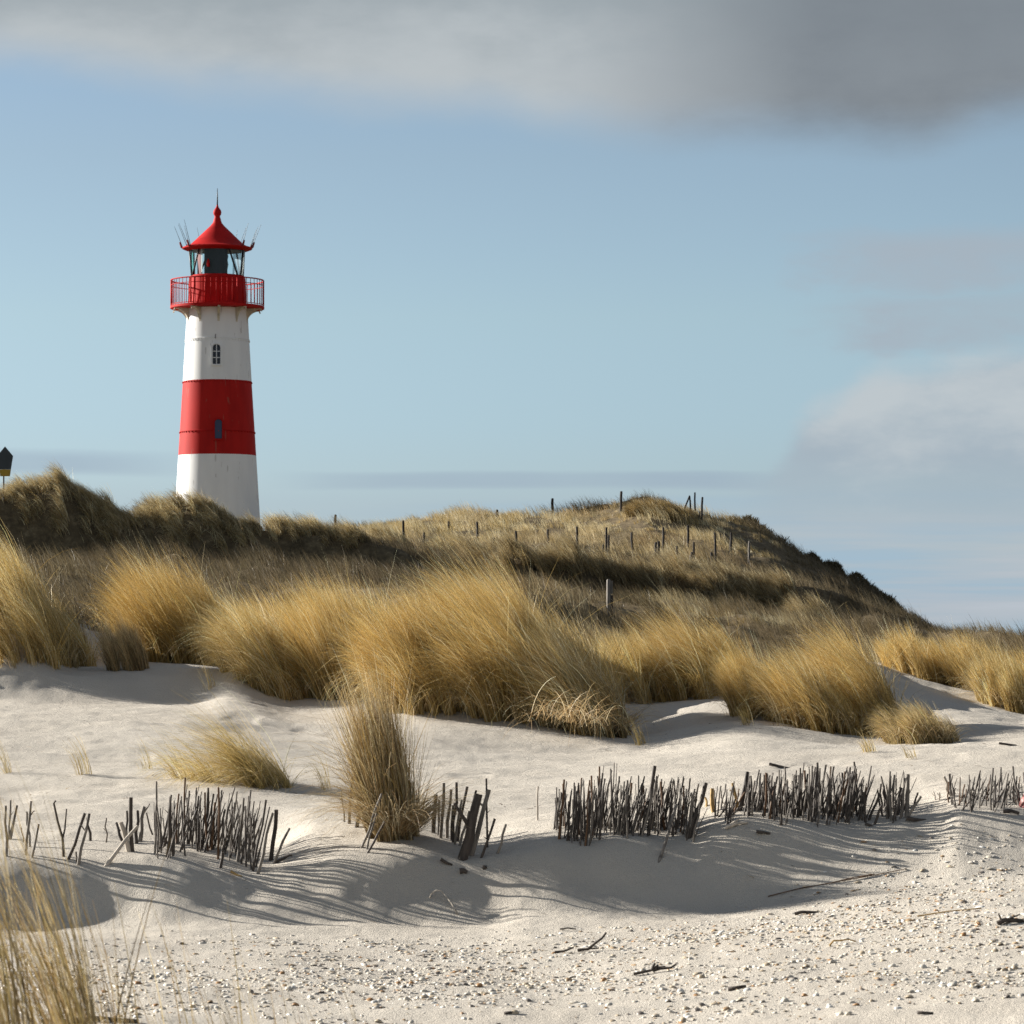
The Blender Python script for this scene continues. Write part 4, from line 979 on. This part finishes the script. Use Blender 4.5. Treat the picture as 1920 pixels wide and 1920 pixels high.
# small lamp hook over the upper window
MB().tube([(0.02, -rad(636) - 0.005, H(639)), (0.03, -rad(636) - 0.09, H(635)), (0.045, -rad(636) - 0.09, H(631.5))], 0.016, 7).build('hook', M['black'], LH, smooth=True)
# gallery
RG = 88.0 * s
MB().lathe([(50 * s, H(574.5)), (RG - 0.02, H(574.5)), (RG, H(574.8)), (RG, H(579.2)), (RG - 0.03, H(579.6)), (50 * s, H(579.6))], seg).build('gallery_deck', M['red'], LH, angle=30)
NB = 10
for k in range(NB):
    a = 2 * math.pi * (k + 0.5) / NB + 0.12
    c, sn = math.cos(a), math.sin(a)
    pr = []
    for t in np.linspace(0, 1, 9):     # quarter-round underside of a console
        ang = t * math.pi / 2
        pr.append(((58 + 27 * (1 - math.cos(ang))) * s, H(607 - 26 * math.sin(ang))))
    pr = pr + [(85 * s, H(579.8)), (56 * s, H(579.8)), (56 * s, H(607))]
    m = MB(); n = len(pr); tw = 0.045
    vs = [(r * c - o_ * sn, r * sn + o_ * c, z) for o_ in (-tw, tw) for r, z in pr]
    m.add(vs, [tuple(range(n)), tuple(range(n, 2 * n))[::-1]] + [(i, i + n, (i + 1) % n + n, (i + 1) % n) for i in range(n)])
    m.build('bracket', M['cream'], LH)
    MB().tube([(84 * s * c, 84 * s * sn, H(581)), (86 * s * c, 86 * s * sn, H(585))], 0.028, 7).build('drain', M['cream'], LH)
rl = MB()
def ring(mb, r, z, t, n=96):
    mb.lathe([(r - t, z - t), (r + t, z - t), (r + t, z + t), (r - t, z + t), (r - t, z - t)], n)
ring(rl, RG - 0.03, H(526.5), 0.022); ring(rl, RG - 0.03, H(536), 0.012); ring(rl, RG - 0.03, H(572.5), 0.012)
nb_ = 54
for k in range(nb_):
    a = 2 * math.pi * k / nb_; x, y = (RG - 0.03) * math.cos(a), (RG - 0.03) * math.sin(a)
    rl.tube([(x, y, H(573.5)), (x, y, H(526.5))], 0.030 if k % 9 == 0 else 0.0125, 6)
rl.build('railing', M['red'], LH, smooth=True)
# lantern
MB().lathe([(54.5 * s, H(574.4)), (54.0 * s, H(570)), (51.6 * s, H(524)), (51.6 * s, H(519.5)), (50.2 * s, H(517.6)), (40 * s, H(517.2))], seg).build('lantern_wall', M['red'], LH, angle=35)
seams = MB()
for k in range(12):
    a = 2 * math.pi * (k + 0.3) / 12; seams.tube([(52.0 * s * math.cos(a), 52.0 * s * math.sin(a), H(521)), (54.2 * s * math.cos(a), 54.2 * s * math.sin(a), H(573))], 0.022, 6)
seams.build('wall_rib', M['red'], LH, smooth=True)
MB().lathe([(50.0 * s, H(517.4)), (52.0 * s, H(470.5))], 12).build('lantern_glass', M['glass'], LH)
for xt, xb, side in ((-30.5, -44.5, -1), (25.5, 40.0, -1), (33.0, 41.5, 1), (-51.0, -46.0, -1), (49.5, 45.5, -1), (-22.0, -39.0, 1), (12.0, -4.0, 1)):   # slanting glazing bars
    rt, rb = 52.6, 50.4
    MB().tube([(xb * s, side * math.sqrt(rb * rb - xb * xb) * s, H(519)), (xt * s, side * math.sqrt(rt * rt - xt * xt) * s, H(469.5))], 0.038, 7).build('glazing_bar', M['black'], LH, smooth=True)
MB().lathe([(10 * s, H(518)), (10 * s, H(508)), (19 * s, H(506)), (21 * s, H(496)), (19.5 * s, H(488)), (21 * s, H(480)), (18 * s, H(473)), (18 * s, H(468))], 32).build('lens', M['lens'], LH, smooth=True)
def screen(a0, a1, r, mat, name, y0=517, y1=470):
    n = 8; vs = []
    for k in range(n + 1):
        a = a0 + (a1 - a0) * k / n
        for rr in (r, r - 0.02): vs += [(rr * s * math.cos(a), rr * s * math.sin(a), H(y0)), (rr * s * math.cos(a), rr * s * math.sin(a), H(y1))]
    r_ = []
    for k in range(n):
        b = 4 * k; r_ += [(b, b + 4, b + 5, b + 1), (b + 2, b + 3, b + 7, b + 6), (b + 1, b + 5, b + 7, b + 3), (b, b + 2, b + 6, b + 4)]
    r_ += [(0, 1, 3, 2), (4 * n, 4 * n + 2, 4 * n + 3, 4 * n + 1)]
    MB().add(vs, r_).build(name, M[mat], LH, smooth=False)
screen(R(186), R(203), 47, 'tealpane', 'filter_pane')
screen(R(212), R(228), 42, 'curtain', 'curtain')
screen(R(229), R(233), 42, 'whitecloth', 'curtain')
screen(R(241), R(300), 44, 'blind', 'blind')
MB().lathe([(2.6 * s, H(505)), (3.2 * s, H(500)), (2.6 * s, H(494)), (1.2 * s, H(490))], 12).build('red_reflection', M['red'], LH, loc=(-0.28, -46.5 * s, 0), smooth=True)  # small red solid standing in for a reflection in the lantern
MB().lathe([(0.02, H(468.8)), (52.8 * s, H(470.6)), (53.5 * s, H(469))], 48).build('ceiling_ring', M['black'], LH, smooth=True)
# roof
roof = MB().lathe([(52.5 * s, H(471.2)), (58 * s, H(470)), (65.5 * s, H(467.2)), (66 * s, H(465.6)), (65.2 * s, H(464.6)), (58 * s, H(462.6)), (51 * s, H(459.5)), (39.5 * s, H(449)), (24 * s, H(434)), (13 * s, H(423.5)), (8.6 * s, H(418)), (7.6 * s, H(415))], 24).build('roof', M['red'], LH, angle=22)
MB().lathe([(7.8 * s, H(416)), (6.6 * s, H(411)), (5.2 * s, H(407)), (5.4 * s, H(404.5)), (7.0 * s, H(402.5)), (7.8 * s, H(398.5)), (7.0 * s, H(394.5)), (4.6 * s, H(391.5)), (2.4 * s, H(388)), (1.4 * s, H(384))], 24).build('ventilator', M['red'], roof, smooth=True)
MB().tube([(0, 0, H(386)), (0.005, 0, H(370)), (0, 0, H(353))], [0.028, 0.022, 0.010], 8).build('lightning_rod', M['black'], roof, smooth=True)
for k, a in enumerate([R(t) for t in (-6, 28, 62, 122, 150, 186, 222, 320)]):
    c, sn = math.cos(a), math.sin(a)
    def Q(r, py, side=0.0): return Vector((r * s * c - side * sn, r * s * sn + side * c, H(py)))
    e = MB().tube([Q(63, 466), Q(67, 464), Q(70, 455)], [0.045, 0.045, 0.035], 6).build('spike_bracket', M['darkred'], LH)
    for sd in ((-0.15, 0.10) if k % 2 == 0 else (0.0,)):
        l = random.uniform(0.75, 1.0)
        MB().tube([Q(65, 464, sd * 0.6), Q(65 + 19 * l, 464 - 48 * l, sd * 1.6)], [0.012, 0.005], 6).build('spike', M['black'], e)

# ------------------------------------------------------------------ sky and light
w = bpy.data.worlds.new('World'); SC.world = w; w.use_nodes = True
nt = w.node_tree; nt.nodes.clear(); LK = nt.links.new
class X:
    def __init__(s, sock): s.k = sock
    def _op(s, op, o=None, rev=False):
        n = nt.nodes.new('ShaderNodeMath'); n.operation = op
        a, b = (o, s) if rev else (s, o)
        for i, v in enumerate((a, b)):
            if v is None: continue
            if isinstance(v, X): LK(v.k, n.inputs[i])
            else: n.inputs[i].default_value = float(v)
        return X(n.outputs[0])
    def __add__(s, o): return s._op('ADD', o)
    __radd__ = __add__
    def __sub__(s, o): return s._op('SUBTRACT', o)
    def __rsub__(s, o): return s._op('SUBTRACT', o, True)
    def __mul__(s, o): return s._op('MULTIPLY', o)
    __rmul__ = __mul__
    def max(s, o): return s._op('MAXIMUM', o)
    def min(s, o): return s._op('MINIMUM', o)
    def sqrt(s): return s._op('SQRT')
    def ss(s, a, b):
        n = nt.nodes.new('ShaderNodeMapRange'); n.interpolation_type = 'SMOOTHSTEP'; LK(s.k, n.inputs[0])
        n.inputs[1].default_value = a; n.inputs[2].default_value = b; n.inputs[3].default_value = 0; n.inputs[4].default_value = 1
        return X(n.outputs[0])
    def curve(s, pts):   # piecewise linear through (position, value)
        lo, hi = pts[0][0], pts[-1][0]
        n = nt.nodes.new('ShaderNodeMapRange'); LK(s.k, n.inputs[0]); n.inputs[1].default_value = lo; n.inputs[2].default_value = hi
        r = nt.nodes.new('ShaderNodeValToRGB'); e = r.color_ramp.elements; r.color_ramp.interpolation = 'EASE'
        while len(e) < len(pts): e.new(0.5)
        for k, (p_, v) in enumerate(pts): e[k].position = (p_ - lo) / (hi - lo); e[k].color = (v, v, v, 1)
        LK(n.outputs[0], r.inputs[0]); return X(r.outputs[0])

tc = nt.nodes.new('ShaderNodeTexCoord'); sp = nt.nodes.new('ShaderNodeSeparateXYZ'); LK(tc.outputs['Generated'], sp.inputs[0])
gx, gy, gz = (X(sp.outputs[k]) for k in range(3))
U = gx._op('ARCTAN2', gy) * 6.831          # azimuth and elevation of the viewing direction
V = gz._op('ARCSINE') * 6.831
def wnoise(su, sv, off, detail=5, rough=0.55, dist=0.0):
    cb = nt.nodes.new('ShaderNodeCombineXYZ'); LK((U * su).k, cb.inputs[0]); LK((V * sv).k, cb.inputs[1]); cb.inputs[2].default_value = off
    n = nt.nodes.new('ShaderNodeTexNoise'); n.inputs['Scale'].default_value = 1.0; n.inputs['Detail'].default_value = detail; n.inputs['Roughness'].default_value = rough; n.inputs['Distortion'].default_value = dist
    LK(cb.outputs[0], n.inputs['Vector']); return X(n.outputs[0]) - 0.5
sky = nt.nodes.new('ShaderNodeTexSky'); sky.sky_type = 'NISHITA'; sky.sun_disc = False
SUNDIR = Vector((-math.cos(R(SUN_EL)) * math.cos(R(SUN_AZ)), math.cos(R(SUN_EL)) * math.sin(R(SUN_AZ)), math.sin(R(SUN_EL))))
sky.sun_elevation = R(SUN_EL); sky.sun_rotation = math.atan2(SUNDIR.x, SUNDIR.y)
sky.air_density = 1.0; sky.dust_density = 0.6; sky.ozone_density = 1.6; sky.altitude = 0
STR = 0.05
EXPO = 1.26
K = 1.0 / STR / 2 ** EXPO
SKYK = 2 ** (1.2 - EXPO)
def rgbmix(fac, a, b, mode='MIX'):
    n = nt.nodes.new('ShaderNodeMix'); n.data_type = 'RGBA'; n.blend_type = mode; n.clamp_factor = True
    if isinstance(fac, X): LK(fac.k, n.inputs[0])
    else: n.inputs[0].default_value = fac
    for i, v in ((6, a), (7, b)):
        if isinstance(v, tuple): n.inputs[i].default_value = (*v, 1)
        else: LK(v, n.inputs[i])
    return n.outputs[2]
def lin(r, g, b):
    f = lambda c: ((c / 255 + 0.055) / 1.055) ** 2.4 if c > 10 else c / 255 / 12.92
    return tuple(f(c) * K for c in (r, g, b))
def vramp(v, stops):
    lo, hi = stops[0][0], stops[-1][0]
    n = nt.nodes.new('ShaderNodeMapRange'); LK(v.k, n.inputs[0]); n.inputs[1].default_value = lo; n.inputs[2].default_value = hi
    r = nt.nodes.new('ShaderNodeValToRGB'); e = r.color_ramp.elements
    while len(e) < len(stops): e.new(0.5)
    for k, (p_, c) in enumerate(stops): e[k].position = (p_ - lo) / (hi - lo); e[k].color = (*c, 1)
    LK(n.outputs[0], r.inputs[0]); return r.outputs[0]
# air tint: the clear strip under the cloud bank is greyer than a dry clear sky
TINT = [(0.0, (0.85, 1.03, 1.5)), (0.27, (0.73, 0.88, 1.28)), (0.415, (0.78, 0.918, 1.235)), (0.62, (0.87, 0.95, 1.11)), (0.915, (0.885, 0.90, 0.985)), (1.3, (0.885, 0.90, 0.985))]
base = rgbmix(1.0, sky.outputs[0], vramp(V, [(p_, tuple(q * SKYK for q in c)) for p_, c in TINT]), 'MULTIPLY')
col = base
n_lo = wnoise(0.9, 9.0, 3.1); n_md = wnoise(1.6, 3.2, 8.4); n_big = wnoise(0.8, 1.6, 1.7); n_fi = wnoise(4.0, 9.0, 5.5, 6, 0.6)
# thin streaks low over the horizon
d1 = V - 0.312 + n_lo * 0.05 + U * 0.012
st = (1.0 - (d1 * d1).ss(0.00002, 0.0005)) * U.ss(-0.5, -0.2) * (1.0 - U.ss(0.35, 0.6))
d2 = V - 0.345 + n_lo * 0.05
st = st.max((1.0 - (d2 * d2).ss(0.00002, 0.0009)) * (1.0 - U.ss(-0.85, -0.5)))
col = rgbmix(st * (0.5 + n_md * 0.8), col, lin(150, 166, 186))
low = (1.0 - (V + n_lo * 0.1).ss(0.20, 0.33)) * (0.5 + n_lo * 1.3)
col = rgbmix(low * 0.8, col, lin(163, 179, 199))
n_st = wnoise(1.2, 22.0, 12.0, 4, 0.55)
low2 = (1.0 - V.ss(0.12, 0.32)) * (0.45 + n_st * 4.5) * U.ss(-0.1, 0.7)
low3 = (1.0 - V.ss(0.24, 0.32)) * (0.5 - n_st * 5.0) * U.ss(-0.6, 0.3)
col = rgbmix(low3 * 0.8, col, lin(163, 187, 204))
col = rgbmix(low2 * 0.75, col, lin(190, 197, 205))
haze_r = U.ss(0.3, 0.9) * (1.0 - (V + n_lo * 0.06).ss(0.10, 0.34)) * 0.5
col = rgbmix(haze_r * 0.4 * (0.5 + n_st * 2.0), col, lin(172, 184, 197))
# soft heap of cloud at the right, low
eC = U.curve([(0.24, 0.24), (0.44, 0.335), (0.58, 0.455), (0.70, 0.525), (0.96, 0.575), (1.4, 0.60)])
mC = (eC - V + n_md * 0.13 + n_fi * 0.09).ss(-0.02, 0.06) * (V + n_lo * 0.07 + n_fi * 0.05).ss(0.19, 0.37) * (U + n_md * 0.12 + n_fi * 0.08).ss(0.38, 0.54)
cC = rgbmix((n_md * 2.2 + n_fi * 1.5 + (V - 0.36) * 1.6 + 0.42).ss(0.1, 0.9), lin(166, 180, 191), lin(191, 199, 204))
col = rgbmix(mC * 0.95, col, cC)
# two fainter wisps above it
b1 = V - 0.715 + n_md * 0.13 + n_fi * 0.06; b2 = V - 0.605 + n_md * 0.11 + n_fi * 0.06
mB = ((1.0 - (b1 * b1).ss(0.0006, 0.0055)) * (U + n_fi * 0.5 + n_md * 0.4).ss(0.44, 0.66)).max((1.0 - (b2 * b2).ss(0.0004, 0.0040)) * (U + n_fi * 0.4 + n_md * 0.3).ss(0.50, 0.74))
col = rgbmix(mB * (0.68 + n_fi * 1.6 + n_md * 0.9), col, lin(167, 179, 190))
# the broad grey bank across the top
edge = U.curve([(-1.4, 0.560), (-0.96, 0.550), (-0.56, 0.525), (-0.26, 0.5125), (-0.06, 0.505), (0.09, 0.4875), (0.24, 0.480), (0.54, 0.475), (0.76, 0.4725), (0.96, 0.4875), (1.4, 0.50)]) * 2.0
mA = (V - edge + n_big * 0.05 + n_md * 0.09 + n_fi * 0.05).ss(-0.05, 0.075)
dark = (U + (1.1 - V) * 0.35 + n_big * 0.35 + n_md * 0.25 + n_fi * 0.08).ss(0.06, 0.62)
cA = rgbmix((n_md * 1.5 + n_fi * 0.9 + (1.14 - V) * 5.0 + 0.32).ss(0.0, 1.0), lin(158, 168, 174), lin(186, 193, 197))
cA = rgbmix(dark * (0.88 + n_fi * 0.4), cA, lin(124, 132, 140))
cA = rgbmix(V.ss(1.3, 2.6) * 0.8, cA, lin(128, 134, 141))
gap = (n_big * 1.4 + n_md * 0.7 + 0.5).ss(0.30, 0.62)
mA = mA * (1.0 - V.ss(1.6, 2.6) * (1.0 - gap) * 0.85)
col = rgbmix(mA, col, cA)
bg = nt.nodes.new('ShaderNodeBackground'); bg.inputs[1].default_value = STR; LK(col, bg.inputs[0])
wo = nt.nodes.new('ShaderNodeOutputWorld'); LK(bg.outputs[0], wo.inputs[0])

sd = bpy.data.lights.new('sun', 'SUN'); sd.energy = 5.0; sd.angle = R(0.53); sd.color = (1.0, 0.955, 0.875)
so = bpy.data.objects.new('sun', sd); COL.objects.link(so); so.rotation_euler = SUNDIR.to_track_quat('Z', 'Y').to_euler(); so.location = (-40, 60, 60)

cd = bpy.data.cameras.new('camera'); co = bpy.data.objects.new('camera', cd); COL.objects.link(co)
cd.sensor_width = 36; cd.lens = F / 1920 * 36; cd.shift_y = (YH - 960) / 1920
cd.clip_start = 0.5; cd.clip_end = 12000
cd.dof.use_dof = True; cd.dof.focus_distance = 44; cd.dof.aperture_fstop = 11
co.location = (0, 0, HC); co.rotation_euler = (R(90), 0, 0)
SC.camera = co
vs = SC.view_settings
vs.view_transform = 'Standard'; vs.look = 'None'; vs.exposure = EXPO; vs.gamma = 1; vs.use_curve_mapping = False
SC.render.engine = 'CYCLES'
cy = SC.cycles
cy.max_bounces = 6; cy.diffuse_bounces = 3; cy.glossy_bounces = 2; cy.transmission_bounces = 3; cy.transparent_max_bounces = 6
cy.use_denoising = True; cy.use_adaptive_sampling = False
try:
    cy.denoiser = 'OPENIMAGEDENOISE'; cy.denoising_input_passes = 'RGB_ALBEDO_NORMAL'; cy.denoising_prefilter = 'NONE'
except Exception:
    pass
cy.caustics_reflective = False; cy.caustics_refractive = False
SC.render.use_persistent_data = False
